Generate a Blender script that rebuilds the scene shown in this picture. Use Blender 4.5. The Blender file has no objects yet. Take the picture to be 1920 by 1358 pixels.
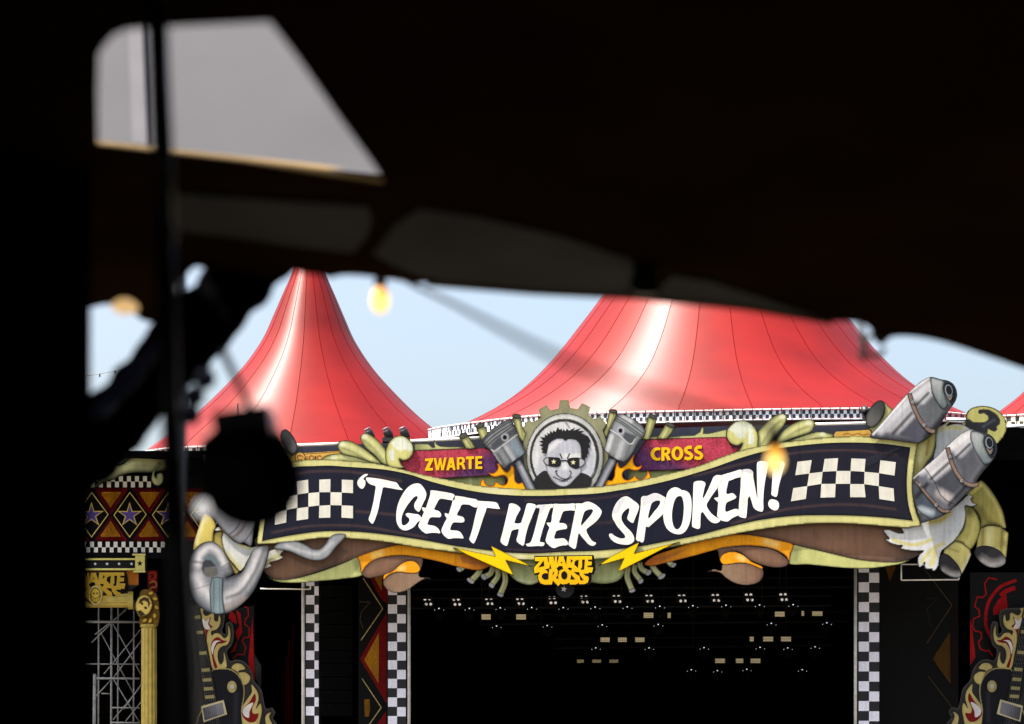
import bpy, bmesh, math, random
import numpy as np
from mathutils import Vector, Matrix
from mathutils.geometry import delaunay_2d_cdt

random.seed(7)
SC = bpy.context.scene
COL = SC.collection

# ------------------------------------------------------------------ camera
CZ, HY, FPX = 1.7, 1440.0, 1920 * 70 / 36.0     # eye height, horizon row and focal length of the photograph
cam_d = bpy.data.cameras.new("camera")
cam = bpy.data.objects.new("camera", cam_d)
COL.objects.link(cam)
cam.location = (0, 0, CZ)
cam.rotation_euler = (math.radians(90), 0, 0)
cam_d.lens = 70
cam_d.sensor_width = 36
cam_d.shift_y = (HY - 679) / 1920.0             # shift lens: verticals stay vertical
cam_d.clip_start = 0.05
cam_d.clip_end = 3000
cam_d.dof.use_dof = True
cam_d.dof.focus_distance = 60.0
cam_d.dof.aperture_fstop = 2.6
cam_d.dof.aperture_blades = 0
SC.camera = cam

# ------------------------------------------------------------------ sky, sun, exposure
SUN = Vector((-0.46, -0.165, 0.872)).normalized()
world = bpy.data.worlds.new("World")
SC.world = world
world.use_nodes = True
nt = world.node_tree
nt.nodes.clear()
wo = nt.nodes.new("ShaderNodeOutputWorld")
bg = nt.nodes.new("ShaderNodeBackground")
sky = nt.nodes.new("ShaderNodeTexSky")
sky.sky_type = 'NISHITA'
sky.sun_disc = False
sky.sun_elevation = math.asin(SUN.z)
sky.sun_rotation = math.atan2(SUN.x, SUN.y)
sky.air_density = 1.2
sky.dust_density = 7.3
sky.ozone_density = 0.3
bg.inputs["Strength"].default_value = 0.15
nt.links.new(sky.outputs[0], bg.inputs["Color"])
nt.links.new(bg.outputs[0], wo.inputs["Surface"])
sd = bpy.data.lights.new("sun", 'SUN')
sd.energy = 5.0
sd.angle = math.radians(0.53)
sd.color = (1.0, 0.95, 0.88)
sun = bpy.data.objects.new("sun", sd)
COL.objects.link(sun)
sun.rotation_euler = SUN.to_track_quat('Z', 'Y').to_euler()
sun.location = (-30, -25, 40)
SC.view_settings.view_transform = 'Standard'
SC.view_settings.look = 'None'
SC.view_settings.gamma = 1.0
SC.view_settings.use_curve_mapping = False
SC.view_settings.exposure = 1.25
SC.cycles.use_denoising = True
SC.cycles.max_bounces = 8

# ------------------------------------------------------------------ helpers
def lin(c, k=0.85):
    o = []
    for v in c:
        v = v / 255.0
        v = v / 12.92 if v <= 0.04045 else ((v + 0.055) / 1.055) ** 2.4
        o.append(min(v ** 1.22 * k, 0.86))
    return tuple(o)

def W(px, py, d):
    return Vector(((px - 960) * d / FPX, d, CZ + (HY - py) * d / FPX))

def T(ox, oy, s):
    return lambda pts: [(ox + x / s, oy + y / s) for x, y in pts]

def mirror(pts, cx, dy=0.0):
    return [(2 * cx - x, y + dy) for x, y in pts][::-1]

def shift(pts, dx, dy):
    return [(x + dx, y + dy) for x, y in pts]

_mats = {}
def mat(name, color, rough=0.6, metal=0.0, spec=0.4, noise=0.12, scale=6.0, emit=None, estr=0.0, trans=0.0, bump=0.0):
    if name in _mats:
        return _mats[name]
    m = bpy.data.materials.new(name)
    m.use_nodes = True
    n = m.node_tree
    b = n.nodes["Principled BSDF"]
    b.inputs["Roughness"].default_value = rough
    b.inputs["Metallic"].default_value = metal
    b.inputs["Specular IOR Level"].default_value = spec
    if trans:
        b.inputs["Transmission Weight"].default_value = trans
    if emit:
        b.inputs["Emission Color"].default_value = (*emit, 1)
        b.inputs["Emission Strength"].default_value = estr
    tc = n.nodes.new("ShaderNodeTexCoord")
    nz = n.nodes.new("ShaderNodeTexNoise")
    nz.inputs["Scale"].default_value = scale
    nz.inputs["Detail"].default_value = 6
    n.links.new(tc.outputs["Object"], nz.inputs["Vector"])
    mr = n.nodes.new("ShaderNodeMapRange")
    mr.inputs["From Min"].default_value = 0.3
    mr.inputs["From Max"].default_value = 0.7
    mr.inputs["To Min"].default_value = 1 - noise
    mr.inputs["To Max"].default_value = 1 + noise
    n.links.new(nz.outputs["Fac"], mr.inputs["Value"])
    mx = n.nodes.new("ShaderNodeVectorMath")
    mx.operation = 'SCALE'
    mx.inputs[0].default_value = color[:3]
    n.links.new(mr.outputs[0], mx.inputs["Scale"])
    n.links.new(mx.outputs[0], b.inputs["Base Color"])
    if bump:
        bp = n.nodes.new("ShaderNodeBump")
        bp.inputs["Strength"].default_value = bump
        bp.inputs["Distance"].default_value = 0.02
        n.links.new(nz.outputs["Fac"], bp.inputs["Height"])
        n.links.new(bp.outputs[0], b.inputs["Normal"])
    _mats[name] = m
    return m

def paint_material(name, rough=0.55, dirt=0.14, streak=0.10, speck=0.0):
    """Signwriter's paint on boards: the artwork's own colours come from the mesh, weathered by noise and rain streaks."""
    m = bpy.data.materials.new(name)
    m.use_nodes = True
    n = m.node_tree
    b = n.nodes["Principled BSDF"]
    b.inputs["Roughness"].default_value = rough
    b.inputs["Specular IOR Level"].default_value = 0.10
    at = n.nodes.new("ShaderNodeAttribute")
    at.attribute_name = "artwork"
    geo = n.nodes.new("ShaderNodeNewGeometry")
    nz = n.nodes.new("ShaderNodeTexNoise")
    nz.inputs["Scale"].default_value = 1.6
    nz.inputs["Detail"].default_value = 8
    nz.inputs["Roughness"].default_value = 0.65
    n.links.new(geo.outputs["Position"], nz.inputs["Vector"])
    mp = n.nodes.new("ShaderNodeMapping")
    mp.inputs["Scale"].default_value = (9, 9, 0.7)
    n.links.new(geo.outputs["Position"], mp.inputs["Vector"])
    n2 = n.nodes.new("ShaderNodeTexNoise")
    n2.inputs["Scale"].default_value = 1.0
    n2.inputs["Detail"].default_value = 4
    n.links.new(mp.outputs[0], n2.inputs["Vector"])
    def rng(src, amt):
        r = n.nodes.new("ShaderNodeMapRange")
        r.inputs["From Min"].default_value = 0.3
        r.inputs["From Max"].default_value = 0.7
        r.inputs["To Min"].default_value = 1 - amt
        r.inputs["To Max"].default_value = 1 + amt * 0.5
        n.links.new(src, r.inputs["Value"])
        return r.outputs[0]
    mu = n.nodes.new("ShaderNodeMath")
    mu.operation = 'MULTIPLY'
    n.links.new(rng(nz.outputs["Fac"], dirt), mu.inputs[0])
    n.links.new(rng(n2.outputs["Fac"], streak), mu.inputs[1])
    fac = mu.outputs[0]
    if speck:
        n3 = n.nodes.new("ShaderNodeTexNoise")
        n3.inputs["Scale"].default_value = 22
        n3.inputs["Detail"].default_value = 5
        n.links.new(geo.outputs["Position"], n3.inputs["Vector"])
        m3 = n.nodes.new("ShaderNodeMath")
        m3.operation = 'MULTIPLY'
        n.links.new(fac, m3.inputs[0])
        n.links.new(rng(n3.outputs["Fac"], speck), m3.inputs[1])
        fac = m3.outputs[0]
    sc = n.nodes.new("ShaderNodeVectorMath")
    sc.operation = 'SCALE'
    n.links.new(at.outputs["Color"], sc.inputs[0])
    n.links.new(fac, sc.inputs["Scale"])
    n.links.new(sc.outputs[0], b.inputs["Base Color"])
    return m

PAINT = paint_material("board_paint", dirt=0.2, streak=0.14, speck=0.10)
CANVAS = paint_material("printed_canvas", rough=0.42, dirt=0.14, streak=0.10, speck=0.06)
RUSTY = paint_material("mottled_paint", rough=0.65, dirt=0.30, streak=0.2, speck=0.45)
CLEAN = paint_material("fresh_paint", rough=0.5, dirt=0.05, streak=0.04)

ORIGIN = {}
def _props(o, label=None, cat=None, group=None, kind=None):
    if label: o["label"] = label
    if cat: o["category"] = cat
    if group: o["group"] = group
    if kind: o["kind"] = kind

def thing(name, loc, label, cat, group=None):
    o = bpy.data.objects.new(name, None)
    o.empty_display_size = 0.2
    COL.objects.link(o)
    o.location = loc
    ORIGIN[o] = Vector(loc)
    _props(o, label, cat, group)
    return o

def obj(name, verts, faces, m, parent=None, smooth=False, label=None, cat=None, group=None, kind=None, colors=None, uvs=None):
    org = ORIGIN[parent] if parent is not None else None
    V = np.asarray(verts, dtype=float)
    if org is None:
        org = Vector((V[:, 0].mean(), V[:, 1].mean(), V[:, 2].min()))
    V = V - np.array(org)
    me = bpy.data.meshes.new(name)
    me.from_pydata(V.tolist(), [], faces)
    if colors is not None:
        a = me.color_attributes.new("artwork", 'FLOAT_COLOR', 'POINT')
        c = np.ones((len(V), 4)); c[:, :3] = colors
        a.data.foreach_set("color", c.ravel())
    if uvs is not None:
        u = me.uv_layers.new(name="UVMap")
        li = np.empty(len(me.loops), dtype=np.int32)
        me.loops.foreach_get("vertex_index", li)
        u.data.foreach_set("uv", np.asarray(uvs)[li].ravel())
    me.materials.append(m)
    if smooth:
        me.polygons.foreach_set("use_smooth", [True] * len(me.polygons))
    me.update()
    o = bpy.data.objects.new(name, me)
    COL.objects.link(o)
    if parent is not None:
        o.parent = parent
        ORIGIN[o] = ORIGIN[parent]
    else:
        o.location = org
        ORIGIN[o] = org
    _props(o, label, cat, group, kind)
    return o

def copy_tree(o, delta, parent=None):
    c = o.copy()
    COL.objects.link(c)
    if parent is None:
        c.location = Vector(o.location) + Vector(delta)
    else:
        c.parent = parent
    for ch in [x for x in o.children]:
        copy_tree(ch, delta, c)
    return c

# ---- raw shape collectors -------------------------------------------------
class MB:
    def __init__(s):
        s.v, s.f = [], []
    def add(s, v, f):
        k = len(s.v)
        s.v += [tuple(x) for x in v]
        s.f += [tuple(i + k for i in t) for t in f]
        return s
    def box(s, c, size, M=None):
        hx, hy, hz = [q / 2 for q in size]
        v = [Vector((x, y, z)) for x in (-hx, hx) for y in (-hy, hy) for z in (-hz, hz)]
        if M is not None:
            v = [M @ q for q in v]
        v = [q + Vector(c) for q in v]
        return s.add(v, [(0, 1, 3, 2), (4, 6, 7, 5), (0, 4, 5, 1), (2, 3, 7, 6), (0, 2, 6, 4), (1, 5, 7, 3)])
    def tube(s, pts, r, n=8, caps=True):
        pts = [Vector(p) for p in pts]
        rr = r if isinstance(r, (list, tuple)) else [r] * len(pts)
        rings = []
        up = Vector((0, 0, 1))
        for i, p in enumerate(pts):
            t = (pts[min(i + 1, len(pts) - 1)] - pts[max(i - 1, 0)]).normalized()
            a = t.cross(up)
            if a.length < 1e-3:
                a = t.cross(Vector((1, 0, 0)))
            a.normalize()
            b = t.cross(a)
            rings.append([p + (a * math.cos(2 * math.pi * k / n) + b * math.sin(2 * math.pi * k / n)) * rr[i] for k in range(n)])
        v = [q for R in rings for q in R]
        f = []
        for i in range(len(rings) - 1):
            for k in range(n):
                f.append((i * n + k, i * n + (k + 1) % n, (i + 1) * n + (k + 1) % n, (i + 1) * n + k))
        if caps:
            f.append(tuple(range(n))[::-1])
            f.append(tuple((len(rings) - 1) * n + k for k in range(n)))
        return s.add(v, f)
    def lathe(s, c, axis, prof, n=20):
        """prof: (distance along axis, radius)"""
        ax = Vector(axis).normalized()
        a = ax.cross(Vector((0.3, 0.2, 1))).normalized()
        b = ax.cross(a)
        v, f = [], []
        for t, r in prof:
            for k in range(n):
                g = 2 * math.pi * k / n
                v.append(Vector(c) + ax * t + (a * math.cos(g) + b * math.sin(g)) * r)
        for i in range(len(prof) - 1):
            for k in range(n):
                f.append((i * n + k, i * n + (k + 1) % n, (i + 1) * n + (k + 1) % n, (i + 1) * n + k))
        f.append(tuple(range(n))[::-1])
        f.append(tuple((len(prof) - 1) * n + k for k in range(n)))
        return s.add(v, f)
    def build(s, name, m, parent=None, **kw):
        return obj(name, s.v, s.f, m, parent, **kw)

# ---- 2-D outline work -----------------------------------------------------
def spline(pts, step=3.0, closed=True):
    P = np.asarray(pts, float)
    n = len(P)
    out = []
    rng = range(n) if closed else range(n - 1)
    for i in rng:
        if closed:
            p0, p1, p2, p3 = P[(i - 1) % n], P[i], P[(i + 1) % n], P[(i + 2) % n]
        else:
            p1, p2 = P[i], P[i + 1]
            p0 = P[i - 1] if i > 0 else 2 * p1 - p2
            p3 = P[i + 2] if i + 2 < n else 2 * p2 - p1
        d1 = max(np.linalg.norm(p1 - p0), 1e-4) ** 0.5
        d2 = max(np.linalg.norm(p2 - p1), 1e-4) ** 0.5
        d3 = max(np.linalg.norm(p3 - p2), 1e-4) ** 0.5
        m1 = (p1 - p0) / d1 - (p2 - p0) / (d1 + d2) + (p2 - p1) / d2
        m2 = (p2 - p1) / d2 - (p3 - p1) / (d2 + d3) + (p3 - p2) / d3
        m1, m2 = m1 * d2, m2 * d2
        k = max(1, int(round(np.linalg.norm(p2 - p1) / step)))
        for j in range(k):
            t = j / k
            out.append((2 * t**3 - 3 * t**2 + 1) * p1 + (t**3 - 2 * t**2 + t) * m1 + (-2 * t**3 + 3 * t**2) * p2 + (t**3 - t**2) * m2)
    if not closed:
        out.append(P[-1])
    return np.array(out)

def divide(pts, step):
    P = np.asarray(pts, float)
    out = []
    for i in range(len(P)):
        a, b = P[i], P[(i + 1) % len(P)]
        k = max(1, int(round(np.linalg.norm(b - a) / step)))
        for j in range(k):
            out.append(a + (b - a) * j / k)
    return np.array(out)

def inside(XY, poly):
    x, y = XY[:, 0], XY[:, 1]
    r = np.zeros(len(XY), bool)
    P = np.asarray(poly)
    for i in range(len(P)):
        x1, y1 = P[i]
        x2, y2 = P[(i + 1) % len(P)]
        if y1 == y2:
            continue
        c = (y1 > y) != (y2 > y)
        r ^= c & (x < (x2 - x1) * (y - y1) / (y2 - y1) + x1)
    return r

def dist(XY, poly, closed=True):
    P = np.asarray(poly, float)
    best = np.full(len(XY), 1e9)
    n = len(P)
    for i in range(n if closed else n - 1):
        a, b = P[i], P[(i + 1) % n]
        ab = b - a
        L = ab @ ab
        if L < 1e-9:
            continue
        t = np.clip(((XY - a) @ ab) / L, 0, 1)
        d = XY - a - t[:, None] * ab
        best = np.minimum(best, (d * d).sum(1))
    return np.sqrt(best)

def sstep(a, b, x):
    t = np.clip((x - a) / (b - a + 1e-9), 0, 1)
    return t * t * (3 - 2 * t)

def artwork(layers, XY, outline, k):
    col = np.zeros((len(XY), 3))
    do = None
    for L in layers:
        kind, c = L[0], L[1]
        if kind == 'base':
            col[:] = lin(c, k)
            continue
        if kind in ('edge', 'rim'):
            if do is None:
                do = dist(XY, outline)
            if kind == 'edge':       # airbrushed margin
                a = (1 - sstep(0, L[2], do)) * (L[3] if len(L) > 3 else 1)
            else:                     # painted contour line
                a = np.clip(L[2] - do + 0.5, 0, 1)
        elif kind == 'fill':
            f = L[3] if len(L) > 3 else 0.7
            sdv = dist(XY, L[2]) * np.where(inside(XY, L[2]), 1, -1)
            a = sstep(-f, f, sdv) * (L[4] if len(L) > 4 else 1)
        elif kind == 'line':
            w, f = L[3], (L[4] if len(L) > 4 else 0.7)
            a = (1 - sstep(w / 2 - f, w / 2 + f, dist(XY, L[2], False))) * (L[5] if len(L) > 5 else 1)
        elif kind == 'grad':
            p0, p1 = np.array(L[2]), np.array(L[3])
            t = ((XY - p0) @ (p1 - p0)) / ((p1 - p0) @ (p1 - p0))
            a = sstep(0, 1, t)
        a = a[:, None]
        col = col * (1 - a) + np.array(lin(c, k)) * a
    return col

def board(name, pts, d, layers, parent=None, thick=0.04, res=None, smooth=True, holes=(), m=None, k=0.62, side=(40, 38, 34), step=3.0, **kw):
    """A cut-out panel of real thickness: outline in the photograph's pixels, placed on the plane Y = d (or d(px, py))."""
    dd = d if callable(d) else (lambda x, y: d)
    if isinstance(layers, tuple) and not isinstance(layers[0], (tuple, list)):
        layers = [('base', layers)]
    st = min(step, res) if res else step
    out = spline(pts, st) if smooth else (divide(pts, st) if res else np.asarray(pts, float))
    hs = [spline(h, st) if smooth else np.asarray(h, float) for h in holes]
    loops = [out] + hs
    P, E, k0 = [], [], 0
    for L in loops:
        P += [Vector(p) for p in L]
        E += [(k0 + i, k0 + (i + 1) % len(L)) for i in range(len(L))]
        k0 += len(L)
    if res:
        x0, y0 = out.min(0)
        x1, y1 = out.max(0)
        gx, gy = np.meshgrid(np.arange(x0 + res / 2, x1, res), np.arange(y0 + res / 2, y1, res))
        gx = gx + (np.arange(gx.shape[0]) % 2)[:, None] * res / 2
        G = np.stack([gx.ravel(), gy.ravel()], 1)
        ok = inside(G, out)
        for h in hs:
            ok &= ~inside(G, h)
        G = G[ok]
        if len(G):
            dm = dist(G, out)
            for h in hs:
                dm = np.minimum(dm, dist(G, h))
            P += [Vector(p) for p in G[dm > res * 0.45]]
    r = delaunay_2d_cdt(P, E, [], 0, 1e-4)
    V2 = np.array([(v.x, v.y) for v in r[0]])
    tri = np.array([t for t in r[2] if len(t) == 3])
    cen = V2[tri].mean(1)
    ok = inside(cen, out)
    for h in hs:
        ok &= ~inside(cen, h)
    tri = tri[ok]
    a, b, c = V2[tri[:, 0]], V2[tri[:, 1]], V2[tri[:, 2]]
    ar = (b[:, 0] - a[:, 0]) * (c[:, 1] - a[:, 1]) - (b[:, 1] - a[:, 1]) * (c[:, 0] - a[:, 0])
    tri = np.where((ar > 0)[:, None], tri[:, ::-1], tri)      # pixel y points down: faces look towards -Y
    used, invx = np.unique(tri, return_inverse=True)
    V2 = V2[used]
    tri = invx.reshape(-1, 3)
    verts = [W(x, y, dd(x, y)) for x, y in V2]
    faces = [tuple(int(q) for q in t) for t in tri]
    cols = artwork(layers, V2, out, k)
    if res and not callable(d) and 59.5 < d < 60.4:           # plywood joints of the sign sheets
        for sx in JOINTS:
            cols *= (1 - 0.20 * np.clip(1.1 - np.abs(V2[:, 0] - sx - 0.02 * (V2[:, 1] - 900)), 0, 1))[:, None]
    if thick:
        sc = np.array(lin(side, k))
        extra = []
        for L in loops:
            n = len(L)
            base = len(verts)
            fr = [W(x, y, dd(x, y)) for x, y in L]
            verts += fr + [p + Vector((0, thick, 0)) for p in fr]
            for i in range(n):
                j = (i + 1) % n
                faces.append((base + i, base + j, base + n + j, base + n + i))
            extra.append(np.tile(sc, (2 * n, 1)))
        cols = np.vstack([cols] + extra)
    return obj(name, verts, faces, m or PAINT, parent, colors=cols, **kw)

def base_of(pts, d):
    P = np.asarray(pts)
    return W((P[:, 0].min() + P[:, 0].max()) / 2, P[:, 1].max(), d)

def ell(cx, cy, rx, ry, rot=0, n=24):
    c, s = math.cos(math.radians(rot)), math.sin(math.radians(rot))
    return [(cx + rx * math.cos(t) * c - ry * math.sin(t) * s, cy + rx * math.cos(t) * s + ry * math.sin(t) * c)
            for t in [2 * math.pi * i / n for i in range(n)]]

def star(cx, cy, r, rot=0, q=0.42):
    return [(cx + r * (1 if i % 2 == 0 else q) * math.sin(math.radians(rot + 36 * i)), cy - r * (1 if i % 2 == 0 else q) * math.cos(math.radians(rot + 36 * i))) for i in range(10)]

JOINTS = [466, 561, 658, 756, 854, 957, 1058, 1160, 1262, 1330, 1394, 1500, 1612, 1694, 1770, 1842]
BLACKLINE = (22, 22, 20)
OLIVE, OLIVE_L, OLIVE_D = (206, 206, 150), (222, 224, 200), (86, 92, 62)
CREAM = (224, 221, 160)
NAVY = (44, 47, 66)
YELLOW = (252, 206, 12)
STEEL, STEEL_L, STEEL_D = (160, 162, 168), (226, 226, 230), (74, 78, 86)
FUR, FUR_Y = (222, 227, 228), (222, 214, 140)
BROWN, BROWN_D = (152, 121, 101), (92, 84, 84)
ORANGE = (253, 182, 38)
GOLD = (196, 150, 60)

# ================================================================== SETTING
def grid_sheet(name, x0, x1, y0, y1, z, m, n=24):
    xs, ys = np.linspace(x0, x1, n), np.linspace(y0, y1, n)
    v = [(x, y, z) for y in ys for x in xs]
    f = [(j * n + i, j * n + i + 1, (j + 1) * n + i + 1, (j + 1) * n + i) for j in range(n - 1) for i in range(n - 1)]
    return obj(name, v, f, m, kind='structure')
grid_sheet("ground", -900, 900, -300, 1500, 0.0, mat("trodden_field", (0.12, 0.105, 0.075), rough=0.95, noise=0.3, scale=0.4))

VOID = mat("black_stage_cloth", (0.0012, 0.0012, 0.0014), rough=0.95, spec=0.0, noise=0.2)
BLACKMETAL = mat("black_metal", (0.012, 0.012, 0.014), rough=0.45, spec=0.4)
GALV = mat("galvanised_steel", (0.42, 0.43, 0.45), rough=0.42, metal=0.6, spec=0.5, noise=0.2, scale=14)
GREYPAINT = mat("grey_painted_steel", (0.50, 0.50, 0.49), rough=0.5, noise=0.15, scale=5)

# ------------------------------------------------------------------ the stage building
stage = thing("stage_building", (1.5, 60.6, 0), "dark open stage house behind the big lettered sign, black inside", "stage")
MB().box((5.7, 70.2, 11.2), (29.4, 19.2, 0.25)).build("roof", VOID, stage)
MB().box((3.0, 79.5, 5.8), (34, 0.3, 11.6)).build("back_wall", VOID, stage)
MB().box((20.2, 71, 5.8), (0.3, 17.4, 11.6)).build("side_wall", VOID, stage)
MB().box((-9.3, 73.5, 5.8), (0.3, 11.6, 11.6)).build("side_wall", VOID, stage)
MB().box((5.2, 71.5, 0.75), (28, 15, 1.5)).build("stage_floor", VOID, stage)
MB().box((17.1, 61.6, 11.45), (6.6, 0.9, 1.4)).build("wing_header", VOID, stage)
MB().box((-15.6, 70.0, 11.30), (13.4, 18.2, 0.2)).build("wing_shade_slab", VOID, stage)  # slab added to keep the sun off the left wing
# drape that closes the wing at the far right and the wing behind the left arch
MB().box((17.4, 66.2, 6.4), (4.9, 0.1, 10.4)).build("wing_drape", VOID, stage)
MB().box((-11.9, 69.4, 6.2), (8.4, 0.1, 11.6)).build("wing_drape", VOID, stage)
beam = [(380, 853), (470, 845), (556, 838), (640, 834), (780, 829), (900, 817), (1000, 808), (1240, 803), (1380, 798), (1640, 795), (1780, 799), (1812, 801),
        (1812, 870), (1640, 930), (1300, 1000), (1000, 1040), (700, 1010), (520, 990), (400, 930)]
board("fascia_beam", beam, 60.45, (78, 82, 98), stage, thick=0.12, smooth=False, side=(60, 62, 70))
def rail(name, pts, d, r, m, parent):
    return MB().tube([W(x, y, d) for x, y in pts], r, 8).build(name, m, parent, smooth=True)
WHITEPOLE = mat("white_pole_paint", (0.75, 0.75, 0.74), rough=0.35, spec=0.5, noise=0.06)
rail("edge_rail", [(553, 835), (600, 833.5), (640, 832)], 60.2, 0.045, WHITEPOLE, stage)
rail("edge_rail", [(770, 827), (830, 824.5), (900, 821)], 60.2, 0.045, WHITEPOLE, stage)
rail("edge_rail", [(1520, 796), (1580, 794.5), (1650, 793)], 60.2, 0.045, WHITEPOLE, stage)
rail("edge_rail", [(1775, 786), (1830, 788)], 62.5, 0.05, WHITEPOLE, stage)
rail("edge_rail", [(1885, 800), (1960, 797)], 62.5, 0.05, WHITEPOLE, stage)
# ------------------------------------------------------------------ red circus tents
def vinyl():
    m = bpy.data.materials.new("red_tent_vinyl")
    m.use_nodes = True
    n = m.node_tree
    b = n.nodes["Principled BSDF"]
    geo = n.nodes.new("ShaderNodeNewGeometry")
    nz = n.nodes.new("ShaderNodeTexNoise")
    nz.inputs["Scale"].default_value = 0.35
    nz.inputs["Detail"].default_value = 8
    n.links.new(geo.outputs["Position"], nz.inputs["Vector"])
    cr = n.nodes.new("ShaderNodeValToRGB")
    cr.color_ramp.elements[0].position, cr.color_ramp.elements[1].position = 0.3, 0.7
    cr.color_ramp.elements[0].color = (0.125, 0.003, 0.001, 1)
    cr.color_ramp.elements[1].color = (0.185, 0.005, 0.002, 1)
    n.links.new(nz.outputs["Fac"], cr.inputs[0])
    n.links.new(cr.outputs[0], b.inputs["Base Color"])
    b.inputs["Roughness"].default_value = 0.53
    b.inputs["Anisotropic"].default_value = 0.9
    b.inputs["Anisotropic Rotation"].default_value = 0.25
    tg = n.nodes.new("ShaderNodeTangent")
    tg.direction_type = 'UV_MAP'
    tg.uv_map = "UVMap"
    n.links.new(tg.outputs[0], b.inputs["Tangent"])
    b.inputs["Specular IOR Level"].default_value = 0.60
    b.inputs["Sheen Weight"].default_value = 0.0
    b.inputs["Sheen Roughness"].default_value = 0.5
    mp = n.nodes.new("ShaderNodeMapping")
    mp.inputs["Scale"].default_value = (0.8, 0.8, 9.0)
    n.links.new(geo.outputs["Position"], mp.inputs["Vector"])
    n2 = n.nodes.new("ShaderNodeTexNoise")
    n2.inputs["Scale"].default_value = 1.5
    n2.inputs["Detail"].default_value = 6
    n.links.new(mp.outputs[0], n2.inputs["Vector"])
    bp = n.nodes.new("ShaderNodeBump")
    bp.inputs["Strength"].default_value = 0.2
    bp.inputs["Distance"].default_value = 0.02
    n.links.new(n2.outputs["Fac"], bp.inputs["Height"])
    n.links.new(bp.outputs[0], b.inputs["Normal"])
    return m
VINYL = vinyl()
SEAM = mat("tent_seam", (0.10, 0.004, 0.004), rough=0.9, spec=0.0)

def checker_mat(name, ca, cb, rows=2):
    m = bpy.data.materials.new(name)
    m.use_nodes = True
    n = m.node_tree
    b = n.nodes["Principled BSDF"]
    uv = n.nodes.new("ShaderNodeUVMap")
    ck = n.nodes.new("ShaderNodeTexChecker")
    ck.inputs["Scale"].default_value = 1.0
    ck.inputs["Color1"].default_value = (*ca, 1)
    ck.inputs["Color2"].default_value = (*cb, 1)
    n.links.new(uv.outputs[0], ck.inputs["Vector"])
    n.links.new(ck.outputs[0], b.inputs["Base Color"])
    b.inputs["Roughness"].default_value = 0.6
    return m
CHK = checker_mat("checkered_valance", (0.78, 0.80, 0.84), (0.02, 0.025, 0.05))
CHKR = checker_mat("checkered_red_lit_valance", (0.75, 0.30, 0.36), (0.25, 0.004, 0.02))
CHKC = checker_mat("checkered_cream_valance", (0.74, 0.70, 0.58), (0.02, 0.018, 0.015))

def tent(cx, D, prof, n, label, lobes=0.0, lphase=0.0, apex_drop=None, seam_r=0.014):
    pr = sorted(prof)
    rows = []
    for i in range(len(pr) - 1):
        k = 6
        for j in range(k):
            t = j / k
            rows.append((pr[i][0] * (1 - t) + pr[i + 1][0] * t,))
    rows = [r[0] for r in rows] + [pr[-1][0]]
    sy = np.array([p[0] for p in pr]); sr = np.array([p[1] for p in pr])
    curve = spline(list(zip(sy, sr)), 4, closed=False)
    Z = CZ + (HY - curve[:, 0]) * D / FPX
    R = curve[:, 1] * D / FPX
    cxw = (cx - 960) * D / FPX
    t = thing("circus_tent", (cxw, D, 0), label, "tent", "red big top tents behind the stage front")
    def P(i, th):
        # gores hang a little slack between the seams
        g = (th * n / (2 * math.pi)) % 1.0
        s = 1 - 0.0006 * (4 * g * (1 - g)) + lobes * math.cos(2 * th + lphase)
        return Vector((cxw + R[i] * s * math.cos(th), D + R[i] * s * math.sin(th), Z[i]))
    m = 8
    for q in range(n):
        th0, th1 = 2 * math.pi * q / n, 2 * math.pi * (q + 1) / n
        mid = (th0 + th1) / 2
        if math.sin(mid) > 0.45:           # the far side is never seen
            continue
        v, f = [], []
        for i in range(len(Z)):
            for j in range(m + 1):
                v.append(P(i, th0 + (th1 - th0) * min(max(j / m, 1e-6), 1 - 1e-6)))
        for i in range(len(Z) - 1):
            for j in range(m):
                f.append((i * (m + 1) + j, (i + 1) * (m + 1) + j, (i + 1) * (m + 1) + j + 1, i * (m + 1) + j + 1))
        obj("canopy_panel", v, f, VINYL, t, smooth=True, uvs=[(j / m, i / len(Z)) for i in range(len(Z)) for j in range(m + 1)])
        MB().tube([P(i, th0 + 1e-6) for i in range(len(Z))], seam_r, 5).build("seam", SEAM, t, smooth=True)
    MB().tube([(cxw, D, 0), (cxw, D, Z[0] + 0.6)], 0.25, 10).build("mast", GALV, t, smooth=True)
    return t

tent_l = tent(579, 92, [(470, 20), (515, 32), (560, 51), (600, 68), (640, 86), (690, 119), (740, 163), (790, 214), (835, 270), (880, 326), (950, 400)], 20,
              "narrow red circus tent with a sharp peak, behind the left half of the sign", lobes=0.0)
tent_c = tent(1339, 86, [(360, 95), (420, 122), (500, 170), (565, 215), (620, 256), (690, 312), (745, 368), (790, 432), (830, 505), (870, 590), (905, 655)], 32,
              "widest red circus tent with a sunlit white glare, behind the middle of the sign", seam_r=0.014)
tent_r = tent(2075, 92, [(520, 40), (600, 80), (690, 118), (735, 155), (775, 205), (820, 268), (860, 325), (920, 390)], 24,
              "red circus tent cut off by the right edge of the photo")

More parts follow.
